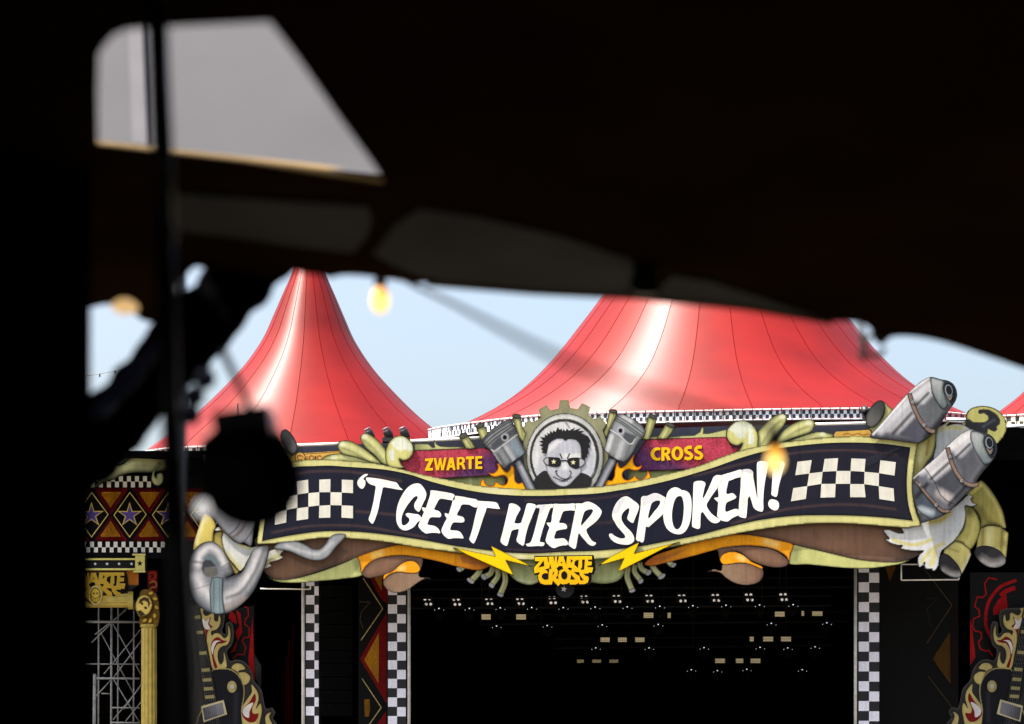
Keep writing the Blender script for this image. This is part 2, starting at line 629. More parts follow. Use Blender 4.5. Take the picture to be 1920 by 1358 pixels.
SKIRT = mat("dark_red_skirt", (0.022, 0.001, 0.002), rough=0.8, spec=0.1)
def valance(parent, path, m, sq, name="checkered_valance", rails=True, flags=True):
    """path: (px, top py, bottom py, depth) - a printed band between two rails, real ring in plan"""
    P = np.array(path, float)
    xs = np.linspace(P[0, 0], P[-1, 0], max(8, int((P[-1, 0] - P[0, 0]) / 6)))
    top = np.interp(xs, P[:, 0], P[:, 1]); bot = np.interp(xs, P[:, 0], P[:, 2]); dd = np.interp(xs, P[:, 0], P[:, 3])
    v, uv, f = [], [], []
    s = 0.0
    last = None
    for i in range(len(xs)):
        a, b = W(xs[i], top[i], dd[i]), W(xs[i], bot[i], dd[i])
        if last is not None:
            s += (a - last).length
        last = a
        v += [a, b]
        uv += [(s / sq + 0.01, 1.99), (s / sq + 0.01, 0.01)]
        if i:
            f.append((2 * i - 2, 2 * i - 1, 2 * i + 1, 2 * i))
    obj(name, v, f, m, parent, uvs=uv)
    sv, sf = [], []
    for i in range(len(xs)):
        sv += [W(xs[i], bot[i] + 1, dd[i] + 0.15), W(xs[i], bot[i] + 75, dd[i] + 0.15)]
        if i:
            sf.append((2 * i - 2, 2 * i - 1, 2 * i + 1, 2 * i))
    obj("skirt_wall", sv, sf, SKIRT, parent)
    if rails:
        MB().tube([W(xs[i], top[i] - 2, dd[i] - 0.02) for i in range(len(xs))], 0.03, 6).build("top_rail", WHITEPOLE, parent, smooth=True)
        MB().tube([W(xs[i], bot[i] + 2.5, dd[i] - 0.02) for i in range(len(xs))], 0.035, 6).build("bottom_rail", WHITEPOLE, parent, smooth=True)
    if flags:
        k = MB()
        for i in range(1, len(xs) - 1, 3):
            h = 3 + 2 * random.random()
            k.tube([W(xs[i], bot[i], dd[i] - 0.05), W(xs[i], top[i] - h, dd[i] - 0.05)], 0.018, 5)
        k.build("rail_posts", BLACKMETAL, parent, kind="stuff")
valance(tent_c, [(803, 808, 824, 80), (812, 806, 822, 77.5), (825, 803, 819.5, 76), (845, 800, 816.5, 75), (880, 795.5, 812, 74), (930, 789, 805, 73),
                 (1000, 782, 799, 72), (1100, 777, 793, 71), (1240, 774, 790, 70.4), (1380, 771, 786, 70), (1500, 769, 784, 70), (1625, 768, 783.5, 70.4), (1660, 769, 784, 70.6)], CHK, 0.117)
valance(tent_c, [(1700, 775, 788, 72), (1770, 775, 787, 72.5), (1815, 779, 790, 73.5)], CHKR, 0.2)
valance(tent_l, [(215, 862, 872, 79), (245, 854, 864, 77), (273, 848.5, 858, 76), (306, 843.5, 855, 75.5), (340, 841, 856, 75), (420, 838, 853, 75)], CHKC, 0.14)
valance(tent_r, [(1880, 782, 801, 72), (1990, 776, 796, 70.5)], CHKC, 0.165)
# far string of lamps beyond the tents and a mast pole on the left tent
ls = thing("light_string", W(205, 700, 70), "thin distant string with tiny dark lamps in the left sky gap", "light string")
MB().tube([W(120, 709, 70), W(172, 703.5, 70), (W(205, 698, 70)), W(262, 688, 70), W(330, 672, 70)], 0.012, 5).build("wire", BLACKMETAL, ls)
for x, y in ((187, 703), (216, 697), (246, 693)):
    MB().lathe(W(x, y - 2, 70), (0, 0, -1), [(0, 0.02), (0.05, 0.03), (0.1, 0.025), (0.12, 0.005)], 8).build("lamp", BLACKMETAL, ls)
mp_ = thing("antenna_pole", W(446, 790, 61), "short thin black pole on the roof edge behind the spotlight", "pole")
MB().tube([W(446, 800, 61), W(446, 757, 61)], 0.022, 6).build("shaft", BLACKMETAL, mp_)
MB().lathe(W(446, 802, 61), (0, 0, 1), [(0, 0.1), (0.03, 0.1), (0.05, 0.03)], 10).build("foot", BLACKMETAL, mp_)

# ================================================================== STAGE FRONT: the lettered ribbon
Z3, Z5 = T(480, 740, 3.2333), T(1240, 720, 3.2333)
L1, L2, L3, L4, L5 = (T(660, 880, 9.985), T(770, 900, 9.985), T(930, 910, 9.985), T(1120, 890, 9.985), T(1290, 860, 9.985))
top_o = [(506, 866), (539, 866), (573, 862.5), (613, 861.5), (653, 864), (696, 868), (727, 873.5), (758, 881), (789, 889), (833, 898), (867, 904.5), (902, 911),
         (945, 915), (989, 917.5), (1030, 917.5), (1066, 916), (1127, 912), (1189, 902.5), (1240, 891), (1302, 876), (1364, 853), (1395, 843), (1438, 834),
         (1487, 827), (1549, 820.5), (1611, 818), (1673, 822), (1721, 829)]
right_o = [(1715, 862), (1711, 900), (1714, 945), (1727, 985.5)]
bot_o = [(1701, 989.5), (1673, 988), (1611, 983), (1549, 981), (1487, 984.5), (1425, 993), (1364, 1004), (1302, 1017), (1240, 1030), (1180, 1041), (1128, 1048), (1057, 1050.5),
         (990, 1050), (940, 1047), (879, 1040), (840, 1034), (789, 1027.5), (727, 1017), (666, 1010.5), (604, 1009), (542, 1017), (481, 1021)]
left_o = [(487, 975), (497, 920)]
top_i = [(516, 888), (551, 876), (588, 874), (619, 873.2), (653, 875.5), (716, 880), (765, 889), (810, 903.5), (856, 915), (910, 924.5), (962, 929), (1016, 929.8), (1068, 928),
         (1122, 925), (1160, 919.5), (1205, 912), (1250, 902), (1295, 890), (1340, 876), (1388, 859), (1438, 845), (1487, 837), (1549, 831), (1611, 830), (1660, 832.5), (1707, 839)]
right_i = [(1702, 870), (1700, 905), (1703, 945), (1711.5, 976.5)]
bot_i = [(1665, 971), (1611, 967.5), (1549, 966), (1487, 967.5), (1426, 975), (1388, 983), (1349, 993), (1312, 1003), (1240, 1017), (1197, 1025), (1122, 1032.5), (1057, 1034.5), (1000, 1037.7),
         (952, 1036), (924, 1033), (853, 1023.5), (789, 1012), (727, 1003), (666, 997), (604, 996.5), (542, 1004.5), (491, 1014.5)]
left_i = [(497, 970), (506, 925)]
DB = 59.90
banner = thing("lettered_ribbon_sign", W(1104, 1050, DB), "long waving navy ribbon sign reading 'T GEET HIER SPOKEN! in white brush letters", "sign")
def sm(*parts):
    o = []
    for p in parts:
        o += list(map(tuple, spline(p, 5, closed=False)))
    return o
board("cream_border", sm(top_o, right_o, bot_o, left_o), DB,
      [('base', CREAM), ('edge', (188, 184, 128), 5, 0.5), ('line', (200, 196, 140), [(658, 860), (658, 1016)], 1.0, 0.8), ('line', (186, 182, 130), [(854, 890), (854, 1040)], 1.0, 0.8),
       ('line', (186, 182, 130), [(1058, 900), (1058, 1060)], 1.0, 0.8), ('line', (196, 190, 140), [(1300, 850), (1300, 1030)], 1.0, 0.8), ('line', (196, 190, 140), [(1500, 800), (1500, 990)], 1.0, 0.8),
       ('fill', (238, 236, 200), [(900, 900), (960, 905), (990, 1060), (930, 1060)], 10, 0.5), ('fill', (238, 236, 190), [(1060, 905), (1120, 905), (1100, 935), (1075, 935)], 8, 0.5),  # pale patches of raking sun painted into the cream
       ('rim', (60, 58, 40), 0.5)], banner, thick=0.12, res=3.0, smooth=False, m=CANVAS, side=(120, 118, 90))
stripe = (98, 80, 80)
face_layers = [('base', NAVY),
    ('grad', (52, 52, 66), (1200, 900), (1710, 900)),
    ('line', stripe, sm(Z3([(170, 500), (330, 468), (560, 468), (700, 488), (880, 525)])), 4, 2, 0.75),
    ('line', stripe, [(668, 959), (705, 962), (745, 966)], 4, 2.4, 0.8),
    ('line', stripe, sm([(510, 999), (573, 987.5), (634, 985), (681, 987.5), (743, 998), (800, 1008)]), 3.5, 1.8, 0.8),
    ('line', stripe, sm([(985, 939), (1060, 937.5), (1122, 934.5), (1180, 926)]), 3, 2, 0.6),
    ('line', stripe, [(905, 959), (955, 962)], 6, 4, 0.5), ('line', stripe, [(1060, 985), (1150, 979)], 4, 3, 0.5),
    ('line', stripe, sm([(950, 1030), (1000, 1033), (1060, 1031)]), 3, 2, 0.6),
    ('line', stripe, sm([(1300, 893), (1400, 868), (1481, 851), (1549, 845), (1611, 845), (1682, 853)]), 3.5, 1.8, 0.85),
    ('line', stripe, sm([(1373, 982), (1456, 958.5), (1549, 947), (1611, 947), (1679, 955)]), 4, 1.8, 0.85),
    ] + [('line', (92, 94, 112), [(1690 - 9 * i, 838 + 3 * i), (1640 - 10 * i, 868 + 5 * i)], 1.5, 1.3, 0.55) for i in range(8)] + [('line', (24, 26, 36), [(1695 - 9 * i, 839 + 3 * i), (1646 - 10 * i, 869 + 5 * i)], 2.0, 1.5, 0.6) for i in range(8)] + [  # light and dark line pairs paint raking light on canvas wrinkles
    ('line', (30, 32, 46), [(x, 840), (x + 1, 1040)], 1.2, 1.0, 0.5) for x in (560, 658, 757, 854, 960, 1058, 1160, 1300, 1400, 1500, 1610)] + [
    ('edge', (30, 31, 46), 6, 0.6), ('rim', (24, 24, 30), 1.2)]
board("navy_face", sm(top_i, right_i, bot_i, left_i), DB - 0.008, face_layers, banner, thick=0.007, res=2.6, smooth=False, m=CANVAS)
WHITE = (247, 246, 240)
DL = DB - 0.0145
LET = [
 ("apostrophe", L1, [(300,95),(250,90),(190,125),(130,180),(100,240),(105,290),(130,330),(170,365),(200,365),(235,325),(250,280),(250,235),(240,205),(210,195),(230,155),(265,130)], []),
 ("letter", L1, [(265,160),(400,165),(600,195),(750,230),(830,250),(865,290),(890,335),(950,385),(900,385),(800,370),(690,350),(585,342),(560,430),(520,600),(495,740),(450,890),(410,985),(385,1022),(350,1000),(315,950),(315,920),(350,820),(380,700),(410,560),(432,420),(438,315),(380,295),(330,275),(290,235),(262,185)], []),
 ("letter", L1, [(1215,265),(1270,275),(1310,310),(1350,360),(1385,430),(1390,490),(1370,560),(1335,630),(1300,710),(1270,780),(1250,798),(1215,780),(1180,740),(1162,690),(1175,630),(1215,570),(1233,520),(1215,502),(1180,510),(1130,555),(1070,630),(1020,700),(970,790),(935,880),(925,960),(935,1030),(960,1052),(1000,1045),(1040,1015),(1070,975),(1075,940),(1055,905),(1015,875),(1003,845),(1030,822),(1080,822),(1150,835),(1230,845),(1260,860),(1290,890),(1305,915),(1290,950),(1265,970),(1235,985),(1200,1030),(1150,1085),(1090,1120),(1020,1145),(960,1142),(905,1110),(860,1050),(835,980),(828,890),(835,780),(855,680),(890,580),(940,480),(1000,390),(1070,320),(1140,280)], []),
 ("letter", L2, [(372,200),(440,198),(560,215),(700,240),(790,262),(820,285),(830,300),(830,340),(810,385),(780,385),(700,370),(620,358),(560,355),(530,370),(500,420),(460,500),(440,545),(450,560),(500,575),(545,600),(570,645),(565,685),(535,700),(450,698),(385,700),(355,720),(325,790),(312,830),(340,845),(410,855),(470,875),(520,920),(555,990),(540,1000),(480,992),(400,990),(330,1000),(285,1005),(230,970),(170,910),(145,860),(160,810),(200,720),(245,610),(250,600),(230,580),(215,545),(212,515),(240,515),(280,525),(310,450),(350,330),(370,250)], []),
 ("letter", L2, [(833,300),(900,305),(1000,320),(1120,345),(1220,362),(1253,385),(1253,420),(1240,470),(1240,515),(1170,505),(1110,470),(1040,460),(980,460),(950,475),(920,540),(870,640),(875,665),(930,680),(985,700),(1007,745),(1000,785),(970,797),(880,795),(800,800),(775,825),(740,915),(745,940),(800,945),(880,955),(930,980),(970,1040),(990,1090),(975,1097),(900,1090),(800,1092),(710,1103),(660,1075),(600,1010),(577,950),(590,900),(640,790),(675,715),(650,680),(637,640),(640,622),(680,632),(705,640),(740,550),(775,440),(790,370),(815,310)], []),
 ("letter", L2, [(1257,395),(1330,398),(1500,408),(1590,420),(1625,440),(1650,500),(1672,540),(1630,543),(1540,535),(1430,525),(1400,600),(1350,740),(1300,900),(1240,1070),(1200,1160),(1175,1192),(1120,1150),(1097,1105),(1120,1040),(1160,900),(1200,720),(1240,560),(1250,515),(1242,480),(1246,440)], []),
 ("letter", L3, [(250,350),(280,340),(330,345),(390,370),(440,410),(458,445),(430,500),(390,570),(350,680),(345,705),(370,715),(430,715),(465,705),(490,640),(530,520),(565,390),(585,345),(640,340),(700,350),(750,375),(763,395),(740,430),(700,520),(650,650),(600,780),(560,920),(540,1030),(525,1110),(510,1132),(450,1105),(390,1050),(383,1025),(400,960),(425,840),(420,820),(380,825),(320,840),(295,855),(270,930),(235,1050),(215,1120),(200,1137),(140,1115),(85,1060),(85,1035),(130,850),(180,650),(220,480),(240,390)], []),
 ("letter", L3, [(767,375),(850,365),(980,358),(1068,357),(1075,415),(1040,420),(1010,450),(960,580),(910,720),(860,880),(820,1040),(825,1060),(880,1070),(910,1080),(905,1110),(880,1137),(780,1137),(660,1145),(590,1143),(560,1115),(565,1100),(620,1085),(650,1060),(690,960),(740,780),(790,580),(815,470),(815,430),(790,425),(766,432)], []),
 ("letter", L3, [(1072,356),(1200,352),(1350,350),(1478,350),(1480,470),(1400,470),(1300,480),(1265,490),(1240,530),(1200,640),(1180,690),(1195,708),(1260,710),(1310,735),(1332,785),(1320,815),(1260,825),(1180,840),(1135,855),(1115,890),(1090,980),(1100,1000),(1180,998),(1270,995),(1310,1020),(1345,1070),(1355,1100),(1330,1120),(1240,1130),(1160,1150),(1090,1178),(1030,1155),(950,1080),(930,1040),(940,980),(975,860),(1000,790),(985,770),(960,735),(947,708),(980,700),(1025,700),(1050,560),(1073,430)], []),
 ("letter", L3, [(1482,350),(1540,340),(1610,342),(1670,315),(1740,310),(1800,330),(1870,370),(1930,420),(1968,465),(1978,510),(1960,560),(1917,630),(1850,700),(1760,770),(1700,820),(1690,845),(1710,900),(1760,990),(1810,1050),(1875,1080),(1865,1105),(1830,1130),(1790,1133),(1740,1110),(1680,1050),(1610,970),(1550,900),(1530,980),(1510,1100),(1490,1180),(1475,1193),(1420,1170),(1360,1120),(1358,1095),(1380,990),(1420,800),(1460,600),(1482,470)], [[(1720,460),(1790,450),(1817,470),(1800,520),(1740,600),(1660,690),(1600,755),(1590,740),(1600,680),(1630,570),(1660,495)]]),
 ("letter", L4, [(545,408),(600,430),(680,490),(750,540),(780,590),(770,660),(730,760),(690,860),(670,908),(640,900),(590,865),(560,825),(565,790),(590,720),(600,650),(595,628),(560,640),(500,690),(460,750),(450,810),(460,860),(500,930),(560,1000),(630,1070),(675,1140),(692,1200),(680,1250),(640,1290),(570,1312),(480,1310),(380,1290),(300,1250),(240,1190),(220,1140),(230,1108),(260,1105),(320,1145),(400,1185),(460,1197),(510,1190),(525,1170),(510,1130),(450,1060),(380,980),(320,880),(285,810),(278,740),(295,660),(330,580),(390,490),(460,430)], []),
 ("letter", L4, [(830,420),(860,402),(930,400),(980,380),(1040,352),(1110,350),(1180,375),(1240,410),(1278,435),(1262,500),(1240,620),(1228,735),(1180,790),(1100,860),(1020,930),(955,985),(940,978),(910,975),(900,1040),(885,1150),(870,1240),(850,1270),(810,1262),(800,1248),(770,1250),(725,1215),(725,1190),(750,1010),(790,760),(815,560),(820,450)], [[(1010,550),(1060,505),(1130,485),(1175,492),(1180,520),(1150,590),(1060,700),(960,820),(950,800),(965,720),(995,600)]]),
 ("letter", L4, [(1440,240),(1500,245),(1550,270),(1575,290),(1640,300),(1700,330),(1740,390),(1760,480),(1765,620),(1755,760),(1735,880),(1700,980),(1650,1060),(1590,1105),(1530,1120),(1440,1105),(1360,1065),(1300,1005),(1255,910),(1235,800),(1232,720),(1244,620),(1282,450),(1310,350),(1360,280)], [[(1545,400),(1580,415),(1605,480),(1620,590),(1615,720),(1600,850),(1570,950),(1530,1010),(1490,1028),(1450,1005),(1415,930),(1398,820),(1400,700),(1420,580),(1450,480),(1490,420)]]),
 ("letter", L5, [(105,465),(115,440),(160,422),(220,418),(280,425),(325,455),(328,480),(305,560),(290,640),(275,720),(285,745),(320,690),(380,570),(440,430),(480,345),(530,312),(590,310),(632,318),(628,400),(565,500),(550,550),(480,650),(400,770),(350,860),(350,890),(380,950),(450,1040),(550,1110),(600,1135),(606,1160),(560,1200),(500,1210),(440,1190),(380,1140),(320,1060),(270,1000),(245,1020),(235,1120),(222,1300),(200,1318),(140,1305),(80,1275),(75,1240),(85,1000),(95,700)], []),
 ("letter", L5, [(634,315),(700,290),(800,260),(900,228),(980,205),(1007,215),(1000,300),(985,345),(920,360),(830,395),(760,425),(745,480),(725,560),(718,650),(740,668),(800,650),(840,650),(880,680),(908,720),(890,745),(820,780),(740,815),(715,840),(700,900),(700,980),(720,998),(800,970),(900,942),(945,960),(945,1055),(900,1080),(820,1120),(750,1175),(710,1178),(620,1155),(575,1110),(550,1090),(555,960),(560,815),(530,790),(490,745),(520,730),(565,725),(570,640),(560,540),(575,490),(632,405)], []),
 ("letter", L5, [(1012,215),(1080,198),(1150,200),(1200,225),(1218,250),(1220,330),(1240,450),(1260,560),(1285,690),(1300,740),(1295,560),(1290,300),(1290,120),(1300,70),(1350,48),(1430,50),(1480,70),(1500,110),(1480,230),(1450,380),(1420,600),(1410,800),(1408,960),(1390,992),(1350,990),(1280,965),(1230,920),(1190,800),(1160,720),(1150,705),(1125,740),(1115,850),(1095,1060),(1085,1110),(1040,1112),(950,1075),(950,1000),(955,850),(983,560),(992,340),(1004,250)], []),
 ("exclamation_stroke", L5, [(1650,45),(1740,50),(1800,70),(1810,110),(1790,190),(1740,370),(1700,520),(1670,690),(1650,718),(1600,705),(1560,675),(1565,600),(1575,450),(1585,250),(1590,120),(1610,60)], []),
 ("exclamation_dot", L5, [(1560,762),(1620,770),(1680,800),(1705,860),(1690,940),(1650,970),(1600,965),(1540,930),(1505,880),(1505,820),(1530,775)], []),
]
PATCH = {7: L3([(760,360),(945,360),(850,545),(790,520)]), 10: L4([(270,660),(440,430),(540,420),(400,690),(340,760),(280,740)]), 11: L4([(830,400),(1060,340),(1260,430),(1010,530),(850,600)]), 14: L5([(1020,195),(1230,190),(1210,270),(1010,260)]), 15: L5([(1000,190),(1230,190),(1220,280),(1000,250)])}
for n_, (nm, tf, pts, hs) in enumerate(LET):
    ly = [('base', WHITE)]
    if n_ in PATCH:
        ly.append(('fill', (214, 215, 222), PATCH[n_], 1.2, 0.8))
    board(nm, tf(pts), DL, ly, banner, k=0.74, res=2.6 if n_ in PATCH else None, thick=0.006, holes=[tf(h) for h in hs], m=CANVAS, step=2.2, side=(190, 188, 180))
SQ = [Z3(q) for q in (
 [(110,560),(183,530),(183,612),(112,640)],
 [(246,526),(316,516),(318,595),(252,606)], [(384,516),(452,513),(450,592),(384,592)], [(520,516),(588,519),(588,598),(520,594)],
 [(185,620),(251,606),(251,686),(185,700)], [(318,598),(384,592),(384,672),(317,680)], [(452,592),(520,594),(519,672),(451,670)],
 [(118,715),(185,700),(183,776),(114,790)], [(248,690),(317,681),(316,754),(246,764)], [(384,674),(451,670),(450,746),(382,748)], [(519,672),(588,675),(588,750),(518,746)])]
SQ += [Z5(q) for q in (
 [(826,472),(912,462),(898,543),(812,554)], [(990,455),(1072,450),(1064,528),(978,533)], [(1152,452),(1238,455),(1232,533),(1147,528)], [(1328,463),(1422,475),(1413,556),(1320,541)],
 [(896,543),(978,533),(970,606),(885,620)], [(1062,528),(1147,528),(1145,606),(1057,606)], [(1232,533),(1320,541),(1318,620),(1230,608)],
 [(800,632),(885,620),(876,697),(786,712)], [(970,607),(1057,606),(1053,687),(965,690)], [(1145,607),(1230,608),(1238,687),(1145,687)], [(1318,620),(1408,634),(1413,712),(1322,698)])]
for q in SQ:
    board("checker_square", q, DL, (238, 237, 226), banner, thick=0.006, smooth=False, m=CANVAS, side=(190, 188, 180))

# ------------------------------------------------------------------ portrait medallion on a cog
M_ = T(970, 740, 7.543)
med = thing("portrait_medallion", W(1060, 916, 60.03), "round grey portrait of a grinning spiky haired man in star sunglasses on a cog wheel", "emblem")
gear = M_([(300,1330),(120,1100),(70,800),(90,660),(130,560),(80,470),(155,350),(215,390),(250,370),(330,330),(305,210),(410,145),(470,225),(585,195),(600,80),(722,75),(748,190),(855,205),(915,120),(1030,175),(1005,290),(1090,355),(1165,300),(1260,415),(1205,510),(1240,600),(1290,850),(1250,1100),(1100,1330)])
board("cog", gear, 60.06, [('base', (168, 168, 138)), ('edge', (140, 140, 108), 5, 0.6)], med, thick=0.05, res=3, smooth=False)
ring = M_(ell(672, 880, 548, 615, 0, 48))
board("pale_ring", ring, 60.03, [('base', (214, 216, 214)), ('grad', (168, 172, 170), M_([(300, 500)])[0], M_([(1200, 1200)])[0]), ('edge', (150, 155, 150), 8, 0.6), ('rim', BLACKLINE, 1.6),
      ('fill', (62, 62, 62), M_(ell(666, 880, 494, 540, 0, 48)), 0.6),
      ('fill', (210, 211, 213), M_(ell(660, 882, 450, 495, 0, 48)), 0.6),
      ('fill', (188, 192, 202), M_([(700, 390), (1000, 550), (1110, 850), (1080, 1100), (1030, 1170), (900, 1080), (900, 500)]), 4, 0.8),
      ('fill', (180, 184, 192), M_([(300, 900), (420, 820), (420, 1000), (400, 1090), (290, 1140), (260, 1100)]), 3, 0.7),
      ('line', (150, 150, 152), M_([(680, 390), (740, 470)]), 3, 1)], med, thick=0.03, res=1.8, k=0.78)
hair = M_([(410,835),(345,825),(360,790),(330,770),(370,745),(310,715),(365,695),(305,660),(370,650),(320,600),(390,605),(385,565),(430,580),(420,540),(455,560),(470,510),(495,545),(515,505),(540,530),(570,460),(600,500),(625,480),(640,520),(655,485),(680,520),(700,480),(730,510),(820,465),(790,510),(900,475),(860,515),(950,515),(900,545),(1000,590),(1040,660),(1010,690),(1035,740),(1000,760),(1010,830),(985,850),(990,880),(960,900),(955,940),(905,900),(906,780),(882,690),(832,640),(762,622),(712,630),(680,652),(642,622),(560,618),(490,650),(440,700),(425,770)])
face = M_([(425,770),(440,700),(500,650),(560,622),(640,620),(680,650),(710,628),(760,625),(830,640),(885,700),(905,800),(910,950),(905,1050),(900,1100),(830,1180),(740,1270),(680,1300),(620,1300),(540,1260),(470,1180),(420,1090),(400,1000),(395,900)])
jacket = M_([(270,1400),(235,1240),(262,1170),(400,1075),(470,1190),(550,1270),(650,1305),(740,1275),(900,1110),(1050,1190),(1010,1340),(960,1400)])
board("jacket", jacket, 60.020, [('base', (58, 58, 60))], med, thick=0.006)
DK = (46, 46, 50)
board("face", face, 60.016, [('base', (186, 189, 198)), ('fill', (212, 213, 215), M_([(420, 760), (560, 640), (640, 660), (520, 760), (430, 830)]), 3),
      ('fill', (216, 217, 216), M_([(640, 840), (900, 830), (900, 900), (640, 900)]), 3, 0.8), ('fill', (214, 215, 214), M_([(610, 950), (680, 940), (720, 1060), (640, 1080)]), 3, 0.8),
      ('line', DK, spline(M_([(540, 1090), (560, 1075), (548, 1100), (570, 1145), (640, 1190), (700, 1192), (750, 1150), (760, 1100), (740, 1080)]), 2, False), 2.2, 0.7),
      ('line', DK, spline(M_([(510, 1165), (560, 1190), (650, 1215), (730, 1195), (775, 1165)]), 2, False), 2.2, 0.7),
      ('line', DK, spline(M_([(590, 1225), (650, 1232), (710, 1222)]), 2, False), 1.6, 0.7),
      ('line', DK, M_([(605, 840), (632, 905)]), 2.6, 0.7), ('line', DK, M_([(738, 840), (708, 905)]), 2.6, 0.7),
      ('line', DK, M_([(360, 930), (330, 900)]), 1.5, 0.6), ('edge', (150, 152, 160), 5, 0.5), ('rim', (70, 70, 74), 0.8)], med, thick=0.005, res=1.3, k=0.80)
board("hair", hair, 60.012, [('base', (52, 52, 55))], med, thick=0.005, smooth=False)
lens_l = M_([(365,930),(400,890),(540,888),(600,900),(620,950),(600,1010),(560,1025),(450,1010),(390,980)])
lens_r = M_([(705,925),(740,900),(900,898),(960,940),(950,990),(880,1035),(820,1050),(740,1010),(710,960)])
for ln, pale, st in ((lens_l, M_([(370, 900), (438, 880), (440, 1010), (380, 1000)]), (515, 950)), (lens_r, M_([(880, 890), (970, 920), (960, 1000), (882, 1040)]), (790, 960))):
    g = board("sunglass_lens", ln, 60.008, [('base', (50, 50, 54)), ('fill', (196, 198, 202), pale, 0.8), ('rim', (44, 44, 46), 1.6)], med, thick=0.004, res=1.3)
    board("star", star(*M_([st])[0], 5.2), 60.004, (240, 238, 196), g, thick=0.003, smooth=False)
board("glasses_bridge", M_([(615, 930), (660, 925), (706, 932), (706, 945), (660, 940), (615, 945)]), 60.008, (44, 44, 46), med, thick=0.004)

# ------------------------------------------------------------------ pistons with their rods
P1, P2 = T(880, 760, 8.23), T(1110, 760, 8.23)
def piston(tf, crown, rod, lines, hole, boss, dark, wl, hi, label, kk=0.62):
    t = thing("piston", base_of(tf(rod), 59.95), label, "piston", "grey engine pistons beside the portrait")
    board("connecting_rod", tf(rod), 59.975, [('base', (150, 154, 164)), ('edge', (52, 58, 72), 7, 0.9), ('line', (196, 200, 206), tf([((rod[0][0] + rod[1][0]) / 2 + 12, (rod[0][1] + rod[1][1]) / 2), ((rod[2][0] + rod[3][0]) / 2 + 12, (rod[2][1] + rod[3][1]) / 2)]), 4, 3, 0.7), ('rim', BLACKLINE, 1.0)], t, thick=0.05, res=1.7, smooth=False)
    lay = [('base', (152, 156, 160)), ('edge', (70, 74, 78), 9, 0.85)]
    for p, q, c, w in hi:
        lay.append(('line', c, tf([p, q]), w, w * 0.45, 0.75))
    lay.append(('fill', (88, 92, 100), tf(dark), 2.5, 0.9))
    lay.append(('fill', (176, 180, 188), tf(ell(*boss, 62, 66)), 1.5))
    for ln in lines:
        lay.append(('line', (36, 38, 40), spline(tf(ln), 2, False), 1.7, 0.7))
    lay.append(('line', (238, 238, 236), tf(wl), 1.1, 0.5))
    lay.append(('fill', (14, 14, 20), tf(ell(*hole, 33, 36)), 0.7))
    lay.append(('rim', BLACKLINE, 1.0))
    board("piston_head", tf(crown), 59.94, lay, t, thick=0.05, res=1.4, smooth=False, k=kk)
piston(P1, [(195,520),(240,475),(300,410),(380,345),(480,280),(560,238),(630,208),(655,225),(665,255),(690,300),(740,430),(800,570),(870,730),(800,790),(720,840),(640,900),(540,985),(490,940),(440,870),(380,780),(330,700),(240,640),(215,600)],
       [(680,880),(800,830),(1050,1320),(880,1320)],
       [[(200,570),(300,470),(480,345),(640,250)],[(232,620),(330,510),(500,385),(672,285)],[(262,640),(360,545),(530,420),(690,305)]], (548,497), (548,490),
       [(330,600),(470,480),(690,350),(740,430),(560,560),(400,690),(350,690)], [(335,680),(370,708),(400,705),(750,445),(735,420)],
       [((440,760),(540,930),(96,98,102),6),((560,660),(690,850),(200,204,210),10),((690,590),(800,770),(150,172,186),12),((350,700),(480,900),(170,172,172),5),((500,640),(640,860),(90,94,100),5)],
       "grey piston leaning left, left of the portrait")
piston(P2, [(350,200),(370,160),(400,128),(450,132),(520,155),(600,190),(690,240),(780,310),(835,405),(815,470),(790,505),(750,530),(720,570),(680,640),(640,720),(560,830),(480,880),(390,845),(290,790),(180,680),(230,520),(275,370)],
       [(265,795),(395,850),(160,1300),(15,1300)],
       [[(385,165),(520,240),(680,350),(815,455)],[(362,190),(500,280),(660,395),(800,490)],[(350,225),(480,300),(640,420),(770,500)]], (440,392), (442,390),
       [(500,410),(690,470),(630,590),(570,600),(470,520)], [(275,372),(430,470),(575,602),(625,590),(668,520)],
       [((300,480),(240,700),(220,222,224),8),((480,560),(380,820),(196,198,200),9),((600,620),(500,850),(110,116,116),9),((380,500),(300,760),(150,152,152),5),((480,180),(600,250),(210,212,214),8)],
       "grey piston leaning right, right of the portrait", 0.78)

# ------------------------------------------------------------------ olive pipe stubs behind the pistons
def pipe_stub(body, mouth, d, label, group, axis):
    t = thing("pipe_stub", base_of(body, d), label, "pipe", group)
    a, b = axis
    board("tube", body, d, [('base', (200, 200, 140)), ('edge', (84, 90, 56), 6, 0.9), ('line', (226, 224, 172), [a, b], 4, 3, 0.8), ('line', (96, 104, 60), shift([a, b], 2.6, 0), 2, 1.6, 0.6), ('rim', BLACKLINE, 1.0)], t, thick=0.05, res=1.5, smooth=False)
    board("tube_mouth", mouth, d - 0.012, [('base', (104, 106, 98)), ('edge', (58, 58, 52), 3, 0.8), ('rim', BLACKLINE, 0.9)], t, thick=0.01, res=1.3)
GP = "olive pipe stubs on top of the stage sign"
pipe_stub(P1([(95,330),(130,288),(215,285),(235,320),(300,440),(330,520),(210,610)]), P1(ell(165,315,72,38,-20)), 60.09, "olive pipe stub directly left of the left piston", GP, P1([(175, 340), (260, 540)]))
pipe_stub(P1([(662,180),(690,150),(770,150),(800,175),(815,290),(840,370),(882,440),(850,560),(790,560),(700,330)]), P1(ell(730,170,70,38,4)), 60.09, "olive pipe stub between the left piston and the cog", GP, P1([(745, 200), (800, 480)]))
